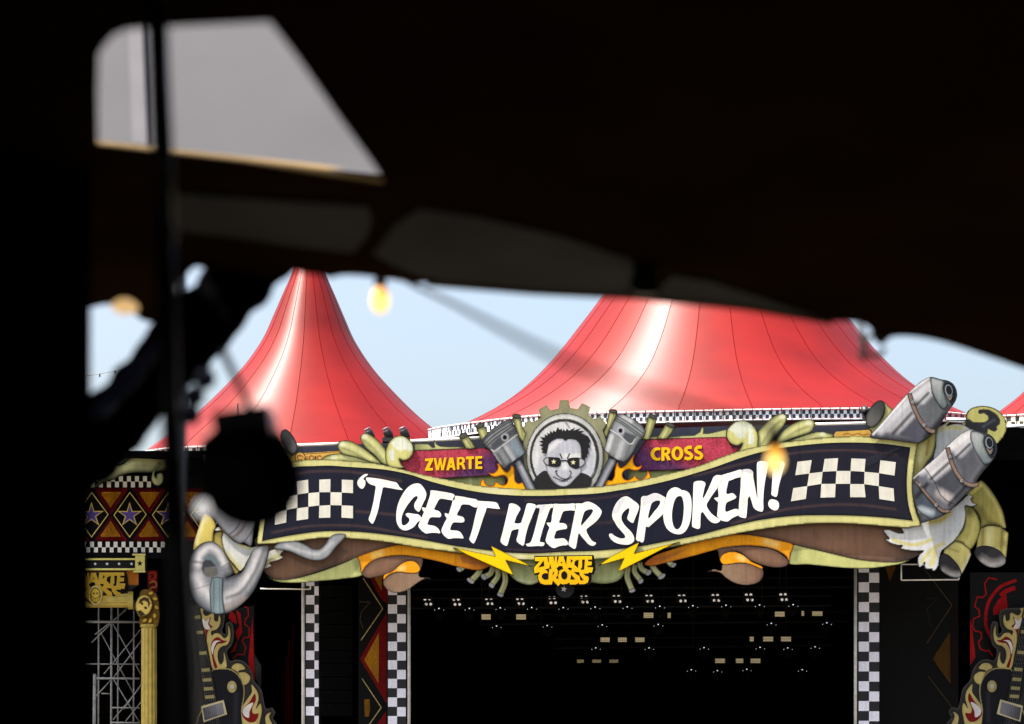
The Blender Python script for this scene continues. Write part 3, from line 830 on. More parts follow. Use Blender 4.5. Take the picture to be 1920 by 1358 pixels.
pipe_stub(P2([(262,95),(290,66),(370,66),(397,100),(370,190),(300,330),(235,470),(215,510),(170,400),(225,290)]), P2(ell(328,92,66,32,4)), 60.09, "olive pipe stub between the cog and the right piston", GP, P2([(320, 120), (215, 440)]))
pipe_stub(P2([(868,170),(890,148),(1003,195),(1000,225),(930,420),(890,530),(760,540)]), P2(ell(937,178,72,34,20)), 60.09, "olive pipe stub directly right of the right piston", GP, P2([(930, 210), (850, 500)]))
pipe_stub(P2([(1133,292),(1160,266),(1278,325),(1270,365),(1215,450),(1155,520),(990,520)]), P2(ell(1205,302,78,38,22)), 60.09, "olive pipe stub above the R of the word CROSS", GP, P2([(1195, 340), (1090, 510)]))
E_ = T(790, 740, 9.143)
pipe_stub(E_([(648,730),(660,670),(770,645),(800,690),(860,790),(930,900),(900,930),(760,930)]), E_(ell(718,705,74,50,-18)), 60.09, "olive pipe stub above the T of the word ZWARTE", GP, E_([(730, 740), (840, 910)]))

# ------------------------------------------------------------------ flames
def flame(pts, label):
    t = thing("flame_cutout", base_of(pts, 59.99), label, "flame", "yellow flame cut-outs beside the portrait")
    board("flame", pts, 59.99, [('base', (252, 200, 16)), ('edge', (226, 84, 14), 4.2, 0.9), ('rim', (70, 24, 10), 0.8)], t, thick=0.04, res=1.3)
flame(P1([(425,900),(440,950),(425,1000),(380,1042),(330,1045),(285,1020),(320,1078),(380,1105),(450,1100),(520,1085),(570,1105),(590,1150),(570,1210),(520,1232),(470,1212),(420,1185),(395,1190),(385,1225),(330,1245),(270,1225),(235,1180),(215,1130),(180,1170),(170,1250),(300,1290),(500,1300),(870,1310),(820,1190),(760,1205),(712,1170),(700,1080),(690,960),(650,920),(620,990),(580,1030),(530,990),(470,900)]),
      "yellow and orange flame board left of the portrait, below the left piston")
flame(P2([(672,735),(620,790),(560,870),(500,935),(440,960),(412,910),(400,860),(370,910),(350,1000),(340,1100),(300,1160),(240,1150),(200,1240),(400,1225),(640,1195),(900,1140),(895,1060),(855,1012),(838,1080),(780,1135),(720,1140),(682,1112),(665,1072),(620,1120),(560,1150),(500,1140),(470,1080),(490,1022),(560,992),(650,1008),(720,1000),(765,960),(780,895),(740,940),(690,945),(650,905),(640,830)]),
      "yellow and orange flame board right of the portrait, below the right piston")

# ------------------------------------------------------------------ ZWARTE / CROSS name boards
K12, K96 = T(780, 820, 12.0), T(1200, 815, 9.6)
def nameboard(pts, letters, label, gdir):
    t = thing("name_board", base_of(pts, 60.12), label, "sign", "rust red name boards above the ribbon")
    board("rust_panel", pts, 60.12, [('base', (186, 78, 98)), ('grad', (104, 64, 108), *gdir), ('edge', (90, 40, 60), 4, 0.6), ('rim', (30, 18, 24), 1.0)], t, thick=0.05, res=2.0, smooth=False, m=RUSTY, k=0.85)
    for pts2, hs in letters:
        board("raised_letter", pts2, 60.093, (252, 208, 20), t, thick=0.022, holes=hs, smooth=False, side=(150, 96, 10), m=CLEAN)
ZW = [([(205,485),(385,470),(385,512),(298,695),(380,690),(375,750),(205,755),(205,715),(292,535),(205,540)], []),
      ([(398,470),(452,465),(485,650),(525,470),(565,465),(592,650),(635,460),(690,458),(625,740),(568,742),(543,585),(515,742),(452,745)], []),
      ([(755,460),(835,455),(890,735),(835,738),(820,682),(760,682),(740,740),(682,742)], [[(790,570),(770,630),(805,630)]]),
      ([(920,455),(1010,445),(1070,455),(1100,500),(1095,560),(1062,592),(1085,620),(1112,720),(1060,722),(1030,640),(1005,622),(975,622),(975,722),(920,727)], [[(975,495),(1020,490),(1045,520),(1030,560),(975,575)]]),
      ([(1125,435),(1305,430),(1308,485),(1248,490),(1248,710),(1185,715),(1185,495),(1128,497)], []),
      ([(1335,430),(1490,425),(1490,475),(1390,480),(1390,548),(1480,543),(1480,600),(1390,605),(1390,660),(1490,655),(1490,710),(1335,715)], [])]
nameboard([(745, 872), (777, 845), (911, 839.5), (945, 862), (940, 888), (905, 893), (833, 897), (790, 895), (745, 880)], [(K12(a), [K12(h) for h in b]) for a, b in ZW], "rust red board with raised yellow letters ZWARTE", ((850, 862), (870, 894)))
def arcs(cx, cy, rx, ry, a0, a1, n=12):
    return [(cx + rx * math.cos(math.radians(a0 + (a1 - a0) * i / n)), cy + ry * math.sin(math.radians(a0 + (a1 - a0) * i / n))) for i in range(n + 1)]
C_out = arcs(310, 350, 118, 120, -62, -298, 16)
C_in = arcs(330, 350, 72, 72, -298, -62, 16)
def strokeband(path, w, straight=False):
    if straight:                      # mitred band round sharp corners
        P = np.asarray(path, float)
        d = np.diff(P, axis=0); d /= np.linalg.norm(d, axis=1)[:, None]
        nn = np.stack([-d[:, 1], d[:, 0]], 1)
        o = []
        for i in range(len(P)):
            a = nn[max(i - 1, 0)]; b = nn[min(i, len(nn) - 1)]
            m_ = a + b; m_ = m_ / (m_ @ m_) * 2 if m_ @ m_ > 0.2 else a
            o.append(m_)
        o = np.array(o)
        return [tuple(q) for q in P + o * w / 2] + [tuple(q) for q in (P - o * w / 2)[::-1]]
    p = spline(path, 6, False)
    tn = np.gradient(p, axis=0)
    tn /= np.linalg.norm(tn, axis=1)[:, None]
    nn = np.stack([-tn[:, 1], tn[:, 0]], 1)
    return [tuple(q) for q in p + nn * w / 2] + [tuple(q) for q in (p - nn * w / 2)[::-1]]
S_path = [(930, 232), (880, 230), (835, 250), (822, 285), (850, 320), (900, 345), (928, 385), (905, 425), (860, 434), (800, 420)]
CR = [(C_out + C_in, []),
      ([(385,235),(440,228),(500,232),(540,262),(545,310),(525,345),(500,360),(525,395),(552,458),(492,462),(455,385),(440,375),(440,470),(385,473)], [[(440,275),(475,272),(490,295),(480,325),(440,335)]]),
      (ell(672, 338, 106, 125, 0, 24), [ell(672, 338, 45, 78, 0, 18)]),
      (strokeband(S_path, 56), []), (strokeband(shift(S_path, 182, -6), 56), [])]
nameboard([(1186, 862), (1212, 823.5), (1240, 822.5), (1361, 819), (1374, 838), (1395, 836), (1380, 850), (1340, 866), (1296, 880), (1200, 884)], [(K96(a), [K96(h) for h in b]) for a, b in CR], "rust red board with raised yellow letters CROSS", ((1280, 850), (1265, 880)))
# sage tube under each name board and cream scroll strip above it
for nm, pts, lab in (("sage_tube", [(795, 886), (833, 896), (905, 892.5), (945, 890), (950, 925), (890, 920), (840, 908)], "pale sage green tube below the ZWARTE board"),
                     ("sage_tube", [(1180, 884), (1206, 880), (1296, 877.5), (1325, 868), (1310, 886), (1240, 905), (1175, 915)], "pale sage green tube below the CROSS board")):
    o = board(nm, pts, 60.20, [('base', (196, 202, 146)), ('edge', (128, 136, 92), 9, 0.8), ('line', (226, 226, 176), [(880, 885), (884, 925)], 4, 3, 0.7), ('line', (226, 226, 176), [(1255, 870), (1250, 915)], 4, 3, 0.7)], thick=0.05, res=2, smooth=False)
    _props(o, lab, "tube")
sl = K12([(-40,150),(60,140),(180,145),(280,150),(320,185),(370,230),(420,225),(400,100),(410,60),(430,100),(470,160),(540,200),(700,215),(900,215),(1090,225),(1080,260),(600,275),(-40,305)])
o = board("scroll_strip", sl, 60.16, [('base', (214, 214, 156)), ('grad', (150, 154, 108), (812, 838), (770, 836)), ('edge', (120, 124, 84), 3, 0.6), ('rim', BLACKLINE, 0.9)], thick=0.05, res=1.7, smooth=False)
_props(o, "cream scroll strip along the top of the ZWARTE board", "ornament")
sr = Z5([(-70,318),(60,318),(200,312),(235,290),(245,262),(258,262),(255,300),(290,300),(395,275),(400,330),(180,332),(-70,345)])
o = board("scroll_strip", sr, 60.16, [('base', (214, 214, 156)), ('edge', (120, 124, 84), 3, 0.6), ('rim', BLACKLINE, 0.9)], thick=0.05, res=1.7, smooth=False)
_props(o, "cream scroll strip along the top of the CROSS board", "ornament")

# ------------------------------------------------------------------ leaf scrolls
O1, O2 = T(620, 770, 9.6), T(1350, 760, 9.6)
def leaf(pts, axis, t, d, name="leaf"):
    ax = spline(axis, 2, False)
    board(name, pts, d, [('base', (202, 203, 144)), ('edge', (88, 92, 58), 7.5, 0.85), ('line', (222, 222, 168), ax, 7, 5, 0.8), ('line', (98, 104, 66), [tuple(q + np.array((-1.5, 6.5))) for q in ax], 4, 3.5, 0.55), ('fill', (230, 230, 208), ell(*axis[0], 5, 4), 3, 0.8), ('rim', BLACKLINE, 1.3)], t, thick=0.05, res=1.5, k=0.72)
def curl(pts, pale, pale2, split, t, d):
    board("curl", pts, d, [('base', (214, 212, 146)), ('edge', (150, 152, 98), 7, 0.8), ('fill', (222, 228, 214), pale, 2.2, 0.95), ('fill', (222, 228, 222), pale2, 2.2, 0.95), ('line', (118, 122, 84), split, 3, 2.2, 0.8), ('rim', BLACKLINE, 1.5)], t, thick=0.05, res=1.5, k=0.72)
GL = "olive leaf scrolls on top of the ribbon"
t = thing("leaf_scroll", W(700, 868, 60.0), "olive leaf and curl ornament left of the ZWARTE board", "ornament", GL)
leaf(Z3([(395,395),(420,372),(470,360),(560,357),(650,372),(740,398),(760,425),(600,420),(440,415)]), Z3([(470, 385), (560, 378), (680, 400)]), t, 60.11)
leaf(O1([(120,650),(130,590),(180,550),(270,535),(350,545),(480,600),(640,700),(800,830),(930,960),(740,940),(600,890),(430,840),(250,800),(190,770),(140,710)]), O1([(220, 610), (420, 690), (700, 860)]), t, 60.09)
leaf(O1([(530,510),(545,450),(580,415),(640,405),(730,440),(850,530),(950,640),(1010,740),(1030,980),(920,950),(780,800),(640,690),(570,600)]), O1([(610, 470), (780, 620), (950, 830)]), t, 60.07)
curl(O1([(985,760),(1000,680),(1040,580),(1110,500),(1200,455),(1290,450),(1380,490),(1450,560),(1490,650),(1485,760),(1440,840),(1370,890),(1290,900),(1240,875),(1275,960),(1340,1030),(1200,1040),(1030,990),(985,860)]),
     O1([(1080, 590), (1180, 490), (1320, 490), (1440, 600), (1470, 700), (1400, 740), (1330, 690), (1260, 730), (1180, 700), (1120, 640)]), O1([(1050, 740), (1110, 680), (1150, 760), (1140, 900), (1080, 900)]), O1([(1240, 875), (1262, 930), (1290, 1010)]), t, 60.04)
t = thing("leaf_scroll", W(1440, 850, 60.0), "olive leaf and curl ornament right of the CROSS board", "ornament", GL)
leaf(O2([(1250,640),(1450,560),(1640,495),(1800,475),(1920,490),(2050,530),(2000,600),(1700,640),(1400,680)]), O2([(1850, 520), (1600, 560), (1400, 620)]), t, 60.11)
leaf(O2([(860,740),(960,640),(1030,580),(1100,480),(1220,380),(1400,290),(1550,250),(1650,255),(1710,300),(1700,390),(1640,480),(1500,540),(1300,600),(1150,660),(1000,740)]), O2([(1600, 320), (1400, 400), (1100, 600)]), t, 60.09)
leaf(O2([(680,480),(800,340),(920,230),(1030,165),(1130,150),(1200,180),(1210,240),(1170,340),(1060,480),(960,600),(840,760),(680,800)]), O2([(1120, 210), (960, 340), (760, 640)]), t, 60.07)
curl(O2([(110,520),(130,440),(200,350),(290,290),(400,270),(500,290),(590,350),(650,430),(685,520),(690,640),(660,790),(500,820),(350,870),(250,880),(350,790),(395,690),(350,720),(270,725),(190,690),(130,610)]),
     O2([(150, 440), (280, 310), (430, 290), (560, 350), (610, 470), (560, 520), (500, 460), (440, 590), (330, 600), (240, 490)]), O2([(510, 500), (600, 520), (620, 620), (580, 720), (510, 690)]), O2([(400, 690), (370, 760), (340, 830)]), t, 60.04)

# ------------------------------------------------------------------ little ochre frieze strip
fr = thing("ochre_frieze", W(585, 868, 60.14), "narrow ochre strip with a round face badge behind the left end of the ribbon", "ornament")
F_ = T(520, 790, 12.0)
board("strip", F_([(250,920),(300,820),(420,720),(620,715),(1390,670),(1500,740),(1480,900),(250,960)]), 60.14, [('base', (232, 190, 104)), ('line', (90, 70, 30), F_([(600, 738), (1400, 690)]), 1.4, 0.6),
      ('line', (140, 84, 60), F_([(650, 800), (700, 800)]), 1.2), ('line', (140, 84, 60), F_([(650, 835), (715, 835)]), 1.2), ('line', (140, 84, 60), F_([(650, 870), (700, 870)]), 1.2),
      ('line', (140, 84, 60), spline(F_(ell(770, 830, 48, 50)), 2), 2.2), ('line', (90, 60, 40), F_([(858, 795), (858, 870)]), 3.2), ('line', (140, 84, 60), spline(F_(arcs(950, 830, 50, 50, -40, -320)), 2, False), 2.2)], fr, thick=0.03, res=1.3, smooth=False)
board("face_badge", F_(ell(510, 820, 122, 130)), 60.12, [('base', (236, 196, 112)), ('fill', (168, 118, 70), F_([(430, 810), (450, 760), (520, 745), (590, 790), (590, 860), (560, 800), (480, 790), (450, 850)]), 0.8), ('fill', (110, 72, 44), F_([(450, 855), (500, 855), (495, 880), (455, 880)]), 0.8), ('fill', (110, 72, 44), F_([(520, 855), (570, 855), (565, 880), (525, 880)]), 0.8), ('line', (96, 74, 36), F_(ell(510, 820, 108, 116)), 1.2), ('rim', BLACKLINE, 0.7)], fr, thick=0.02, res=1.1)
fr2 = board("ochre_strip", Z5([(1045,310),(1060,290),(1150,285),(1270,278),(1275,330),(1050,330)]), 60.14, [('base', (226, 186, 100)), ('line', (120, 80, 50), Z5([(1100, 308), (1130, 300), (1160, 312), (1190, 300), (1220, 310), (1260, 305)]), 1.6)], thick=0.03, res=1.5, smooth=False)
_props(fr2, "narrow ochre strip behind the right end of the ribbon", "ornament")

# ------------------------------------------------------------------ exhaust silencers, right
R1, R2 = T(1600, 700, 6.4), T(1640, 900, 7.1462)
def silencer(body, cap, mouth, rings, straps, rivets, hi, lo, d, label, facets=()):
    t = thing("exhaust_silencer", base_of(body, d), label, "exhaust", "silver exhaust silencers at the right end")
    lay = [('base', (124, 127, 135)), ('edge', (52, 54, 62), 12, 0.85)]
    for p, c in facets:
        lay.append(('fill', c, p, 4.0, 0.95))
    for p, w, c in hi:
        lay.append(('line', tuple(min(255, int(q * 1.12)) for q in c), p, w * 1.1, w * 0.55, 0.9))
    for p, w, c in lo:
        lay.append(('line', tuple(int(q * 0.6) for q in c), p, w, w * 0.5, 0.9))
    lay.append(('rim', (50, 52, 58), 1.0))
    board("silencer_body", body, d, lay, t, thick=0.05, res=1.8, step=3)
    board("end_cap", cap, d - 0.012, [('base', (132, 146, 148)), ('grad', (196, 200, 202), cap[len(cap) // 2], cap[0]), ('edge', (80, 92, 96), 6, 0.7), ('rim', (44, 50, 54), 1.0)], t, thick=0.011, res=1.6)
    g = board("tail_opening", mouth, d - 0.024, [('base', (34, 40, 48)), ('edge', (96, 108, 116), 3.5, 0.8), ('rim', (26, 28, 34), 1.0)], t, thick=0.011, res=1.4)
    for q, c in rings:
        board("inner_ring", q, d - 0.029 - 0.004 * rings.index((q, c)), c, g, thick=0.003)
    for s in straps:
        board("strap", strokeband(*s), d - 0.018, [('base', (150, 132, 122)), ('edge', (66, 60, 58), 2.6, 0.9), ('rim', (40, 38, 38), 0.8)], t, thick=0.016, res=1.5, smooth=False)
    for p in rivets:
        board("rivet", ell(*p, 3.6, 3.8, 0, 14), d - 0.030, [('base', (184, 182, 180)), ('fill', (70, 66, 66), ell(p[0] + 0.3, p[1], 1.3, 1.4, 0, 10), 0.5), ('rim', (60, 56, 54), 0.8)], t, thick=0.012, res=0.9)
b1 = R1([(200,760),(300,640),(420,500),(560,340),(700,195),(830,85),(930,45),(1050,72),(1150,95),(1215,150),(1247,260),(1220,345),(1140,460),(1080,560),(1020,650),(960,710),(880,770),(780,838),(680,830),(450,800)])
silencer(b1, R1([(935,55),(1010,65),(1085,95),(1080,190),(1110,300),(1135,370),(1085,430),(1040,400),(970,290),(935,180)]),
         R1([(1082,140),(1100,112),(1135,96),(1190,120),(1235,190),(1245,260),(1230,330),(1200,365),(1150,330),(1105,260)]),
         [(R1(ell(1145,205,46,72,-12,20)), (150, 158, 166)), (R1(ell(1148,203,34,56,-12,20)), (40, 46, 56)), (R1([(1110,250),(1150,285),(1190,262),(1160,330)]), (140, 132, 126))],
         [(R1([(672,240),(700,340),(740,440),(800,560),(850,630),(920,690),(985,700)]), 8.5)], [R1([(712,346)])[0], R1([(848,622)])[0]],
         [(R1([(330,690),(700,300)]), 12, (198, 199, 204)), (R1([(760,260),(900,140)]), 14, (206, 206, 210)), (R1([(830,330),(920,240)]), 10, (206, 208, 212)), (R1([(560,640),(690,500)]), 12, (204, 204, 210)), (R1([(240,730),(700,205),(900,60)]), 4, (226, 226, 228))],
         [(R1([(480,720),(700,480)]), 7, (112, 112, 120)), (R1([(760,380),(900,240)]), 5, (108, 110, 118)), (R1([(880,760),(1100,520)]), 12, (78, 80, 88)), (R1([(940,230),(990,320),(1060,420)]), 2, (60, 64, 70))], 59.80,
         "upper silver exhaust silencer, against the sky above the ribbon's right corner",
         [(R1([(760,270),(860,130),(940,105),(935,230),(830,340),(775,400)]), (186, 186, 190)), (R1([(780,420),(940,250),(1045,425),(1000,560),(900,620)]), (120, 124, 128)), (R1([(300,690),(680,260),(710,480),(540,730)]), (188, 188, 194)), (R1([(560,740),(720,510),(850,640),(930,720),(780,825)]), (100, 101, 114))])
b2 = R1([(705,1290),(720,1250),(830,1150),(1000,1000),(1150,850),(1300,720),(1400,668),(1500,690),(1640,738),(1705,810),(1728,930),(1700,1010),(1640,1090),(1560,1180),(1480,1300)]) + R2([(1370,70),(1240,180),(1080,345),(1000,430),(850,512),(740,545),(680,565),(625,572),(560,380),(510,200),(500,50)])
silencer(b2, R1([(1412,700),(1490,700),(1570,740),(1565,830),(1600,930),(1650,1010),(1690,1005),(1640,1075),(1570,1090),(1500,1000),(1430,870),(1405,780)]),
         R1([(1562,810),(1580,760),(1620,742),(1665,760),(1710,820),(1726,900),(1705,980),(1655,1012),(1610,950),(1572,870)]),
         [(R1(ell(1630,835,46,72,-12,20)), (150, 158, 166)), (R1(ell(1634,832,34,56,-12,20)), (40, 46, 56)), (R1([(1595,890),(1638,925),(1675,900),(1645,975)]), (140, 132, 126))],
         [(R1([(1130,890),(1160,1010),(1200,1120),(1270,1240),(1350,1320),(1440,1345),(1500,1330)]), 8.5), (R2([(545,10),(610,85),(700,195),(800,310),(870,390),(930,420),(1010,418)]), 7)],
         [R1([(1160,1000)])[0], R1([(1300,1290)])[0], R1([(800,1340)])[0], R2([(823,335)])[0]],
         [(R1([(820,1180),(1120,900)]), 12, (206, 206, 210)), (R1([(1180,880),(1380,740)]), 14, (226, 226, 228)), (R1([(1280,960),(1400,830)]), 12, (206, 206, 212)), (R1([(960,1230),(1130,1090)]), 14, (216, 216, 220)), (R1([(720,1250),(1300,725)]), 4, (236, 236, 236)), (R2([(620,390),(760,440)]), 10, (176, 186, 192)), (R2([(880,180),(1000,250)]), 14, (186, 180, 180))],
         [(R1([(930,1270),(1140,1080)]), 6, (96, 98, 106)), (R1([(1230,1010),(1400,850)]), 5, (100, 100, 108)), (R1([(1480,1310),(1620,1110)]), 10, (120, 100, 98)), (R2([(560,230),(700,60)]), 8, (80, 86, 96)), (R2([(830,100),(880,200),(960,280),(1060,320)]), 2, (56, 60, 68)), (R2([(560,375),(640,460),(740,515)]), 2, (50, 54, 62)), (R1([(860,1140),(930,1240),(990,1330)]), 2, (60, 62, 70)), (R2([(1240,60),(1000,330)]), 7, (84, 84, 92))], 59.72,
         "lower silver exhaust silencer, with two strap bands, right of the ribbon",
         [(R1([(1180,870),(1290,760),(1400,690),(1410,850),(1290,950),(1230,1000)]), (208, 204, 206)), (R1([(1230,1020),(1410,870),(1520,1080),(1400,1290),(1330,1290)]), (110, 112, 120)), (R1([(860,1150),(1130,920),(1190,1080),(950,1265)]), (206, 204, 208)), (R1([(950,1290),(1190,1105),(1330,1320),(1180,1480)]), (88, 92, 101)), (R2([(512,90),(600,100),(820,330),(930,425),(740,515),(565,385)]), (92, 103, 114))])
# open pipe mouth behind the upper silencer
t = thing("open_pipe", base_of(R1([(140, 300), (460, 700)]), 60.1), "dark mouthed olive pipe end behind the upper silencer", "pipe", "wide open pipe ends at the ribbon corners")
board("tube", R1([(370,342),(420,390),(470,440),(400,560),(300,720),(240,720),(180,660),(250,620),(320,560),(365,480)]), 60.14, [('base', (206, 204, 142)), ('edge', (112, 112, 70), 5, 0.8), ('rim', BLACKLINE, 1.2)], t, thick=0.05, res=1.6)
board("tube_mouth", R1([(148,570),(165,480),(230,380),(310,325),(360,338),(382,400),(360,500),(310,590),(240,645),(175,640)]), 60.11, [('base', (92, 92, 92)), ('grad', (128, 128, 126), R1([(300, 380)])[0], R1([(170, 560)])[0]), ('edge', (60, 60, 62), 6, 0.6), ('rim', BLACKLINE, 1.3)], t, thick=0.03, res=1.6)
t = thing("open_pipe", base_of(F_([(60, 200), (440, 900)]), 60.1), "dark mouthed olive pipe end above the left end of the ribbon", "pipe", "wide open pipe ends at the ribbon corners")
board("tube", F_([(-60,300),(20,400),(140,600),(250,720),(350,760),(300,840),(240,930),(160,820),(40,640),(-60,480)]), 60.14, [('base', (200, 198, 138)), ('edge', (96, 98, 62), 5, 0.8), ('rim', BLACKLINE, 1.2)], t, thick=0.05, res=1.6)
board("tube_mouth", F_([(70,300),(110,210),(180,180),(260,225),(350,330),(420,460),(450,580),(430,680),(370,745),(280,720),(170,600),(90,450)]), 60.11, [('base', (84, 86, 90)), ('grad', (132, 132, 132), F_([(200, 500)])[0], F_([(440, 620)])[0]), ('edge', (56, 56, 58), 6, 0.6), ('rim', BLACKLINE, 1.3)], t, thick=0.03, res=1.6)
# standing tube, fur and scroll at the right end
t = thing("standing_tube", base_of(R1([(700, 700), (990, 1250)]), 60.02), "upright olive tube between the ribbon's right end and the lower silencer", "tube")
board("tube", R1([(690,845),(780,835),(880,780),(960,715),(990,700),(992,800),(950,980),(880,1080),(760,1260),(640,1300),(660,1000)]), 60.02, [('base', (204, 198, 134)), ('edge', (120, 116, 70), 6, 0.75), ('line', (232, 228, 178), R1([(830, 880), (800, 1060)]), 8, 6, 0.8), ('line', (140, 116, 60), R1([(905, 800), (880, 980)]), 4, 3, 0.7), ('rim', BLACKLINE, 1.0)], t, thick=0.05, res=1.7)
FURP = FUR
t = thing("fur_cutout", base_of(R1([(960, 560), (1400, 1050)]), 60.06), "pale grey fur board rising between the two silencers", "fur board", "pale fur shaped boards")
board("fur", R1([(960,1020),(985,880),(990,720),(1020,650),(1100,600),(1130,560),(1150,590),(1125,628),(1180,612),(1260,605),(1340,625),(1420,690),(1360,760),(1200,900),(1000,1060)]), 60.06,
      [('base', (216, 220, 220)), ('line', (222, 216, 140), spline(R1([(1020, 680), (1150, 650), (1300, 660)]), 3, False), 7, 3.5, 0.85), ('fill', (224, 220, 150), R1(ell(1120, 600, 30, 40)), 3, 0.8), ('edge', (150, 154, 160), 4, 0.5), ('rim', BLACKLINE, 1.3)], t, thick=0.05, res=1.7)
t = thing("scroll_ornament", base_of(R1([(1340, 390), (1840, 830)]), 60.15), "big olive scroll with dark inner swirl at the top right end", "ornament")
sc_out = R1([(1300,620),(1350,560),(1358,490),(1400,430),(1500,395),(1620,398),(1740,448),(1812,530),(1842,640),(1822,730),(1772,800),(1720,850),(1600,800),(1450,720)])
board("scroll", sc_out, 60.15, [('base', (198, 196, 130)), ('edge', (150, 150, 96), 5, 0.6),
      ('fill', (58, 60, 66), R1([(1330,640),(1350,560),(1380,545),(1440,585),(1520,590),(1590,580),(1620,550),(1615,515),(1570,482),(1510,490),(1493,465),(1510,438),(1560,428),(1640,440),(1720,490),(1765,560),(1760,610),(1722,640),(1730,675),(1700,705),(1655,690),(1615,670),(1612,720),(1560,720),(1440,700)]), 0.8),
      ('line', (98, 104, 112), spline(R1([(1560, 640), (1640, 590), (1690, 560)]), 3, False), 4, 3.5, 0.7), ('rim', BLACKLINE, 1.7)], t, thick=0.05, res=1.7)
# hanging fur and two bent pipes, lower right
t = thing("fur_cutout", base_of(R2([(100, 180), (1380, 1220)]), 59.97), "jagged pale fur board with yellow streaks under the lower silencer", "fur board", "pale fur shaped boards")
fur = R2([(560,600),(630,560),(780,500),(920,450),(1080,350),(1230,215),(1262,188),(1325,240),(1290,247),(1305,295),(1378,330),(1290,357),(1212,350),(1222,440),(1200,600),(1150,705),(1070,812),(960,905),(900,955),(872,1040),(850,1150),(812,1212),(772,1218),(770,1195),(700,1195),(668,1165),(672,1105),(640,1150),(600,1172),(580,1120),(580,1040),(610,990),(652,953),(560,952),(430,940),(345,915),(372,885),(280,870),(200,840),(135,792),(192,790),(150,730),(115,680),(180,662),(260,690),(330,712),(385,705),(350,640),(450,636)])
board("fur", fur, 59.97, [('base', (224, 228, 230)), ('line', FUR_Y, spline(R2([(250, 800), (420, 860), (600, 860), (760, 800)]), 3, False), 6, 2.5, 0.9), ('line', FUR_Y, spline(R2([(640, 1100), (720, 980), (820, 900), (920, 850)]), 3, False), 7, 3, 0.9), ('line', FUR_Y, R2([(760, 1130), (800, 980)]), 9, 4, 0.9),
      ('line', (226, 212, 126), spline(R2([(740, 560), (880, 540), (1000, 440)]), 3, False), 10, 5, 0.9), ('line', (196, 204, 214), R2([(1150, 330), (1080, 640), (900, 800)]), 12, 10, 0.45), ('line', (190, 192, 196), R2([(930, 600), (930, 800)]), 1.0, 0.6, 0.7), ('rim', BLACKLINE, 1.3)], t, thick=0.05, res=1.7)
t = thing("bent_pipe", base_of(R2([(860, 360), (1420, 1310)]), 60.0), "inner of the two bent olive tail pipes, under the fur board", "pipe", "bent tail pipes at the lower right")
board("pipe", R2([(1200,350),(1300,365),(1380,470),(1422,620),(1385,780),(1280,935),(1170,845),(1060,815),(1080,760),(1160,690),(1205,560)]), 60.03, [('base', (196, 190, 120)), ('edge', (92, 90, 50), 6, 0.8), ('fill', (70, 70, 44), R2(ell(1270, 420, 60, 70)), 8, 0.7), ('line', (216, 212, 150), R2([(1330, 560), (1300, 740), (1230, 860)]), 5, 4, 0.7), ('rim', BLACKLINE, 1.2)], t, thick=0.05, res=1.7)
board("cuff", R2([(930,930),(1075,815),(1170,842),(1280,932),(1296,1005),(1240,1130),(1172,1258),(1060,1240),(900,1050)]), 60.015, [('base', (212, 206, 140)), ('edge', (140, 134, 80), 5, 0.6), ('line', (232, 234, 214), R2([(1290, 1000), (1180, 1220)]), 5, 4, 0.8), ('line', (150, 146, 90), R2([(1000, 920), (1120, 960)]), 4, 3, 0.6), ('rim', BLACKLINE, 1.2)], t, thick=0.012, res=1.7, smooth=False)
board("pipe_mouth", R2([(868,1060),(885,1010),(915,985),(980,1000),(1060,1070),(1130,1160),(1162,1250),(1140,1305),(1060,1312),(960,1270),(880,1200),(858,1120)]), 60.0, [('base', (64, 64, 68)), ('line', (168, 166, 166), spline(R2([(930, 1210), (1040, 1270), (1140, 1280)]), 3, False), 9, 8, 0.9), ('edge', (40, 40, 44), 3, 0.6), ('rim', BLACKLINE, 0.9)], t, thick=0.012, res=1.6)
t = thing("bent_pipe", base_of(R2([(1280, 10), (1800, 1180)]), 60.0), "outer of the two bent olive tail pipes, furthest right", "pipe", "bent tail pipes at the lower right")
board("pipe", R2([(1230,200),(1330,80),(1420,5),(1490,50),(1580,160),(1660,290),(1722,420),(1752,560),(1758,650),(1640,615),(1500,615),(1415,645),(1412,540),(1370,440),(1300,360)]), 60.05, [('base', (178, 172, 104)), ('edge', (70, 68, 36), 8, 0.85), ('line', (206, 200, 138), spline(R2([(1460, 90), (1600, 280), (1690, 480), (1730, 620)]), 3, False), 5, 4, 0.8), ('line', (84, 76, 40), spline(R2([(1420, 380), (1500, 540), (1600, 600)]), 3, False), 9, 8, 0.6), ('rim', BLACKLINE, 1.0)], t, thick=0.05, res=1.7)
board("cuff", R2([(1386,680),(1420,645),(1500,615),(1600,610),(1690,625),(1796,708),(1790,800),(1764,1050),(1600,1020),(1360,915),(1370,800)]), 60.035, [('base', (196, 190, 124)), ('edge', (110, 104, 58), 6, 0.7), ('line', (228, 226, 178), R2([(1550, 650), (1540, 900)]), 10, 8, 0.8), ('line', (92, 84, 46), R2([(1710, 660), (1690, 980)]), 6, 5, 0.7), ('line', (92, 84, 46), R2([(1450, 680), (1440, 860)]), 5, 4, 0.6), ('rim', BLACKLINE, 1.2)], t, thick=0.012, res=1.7, smooth=False)
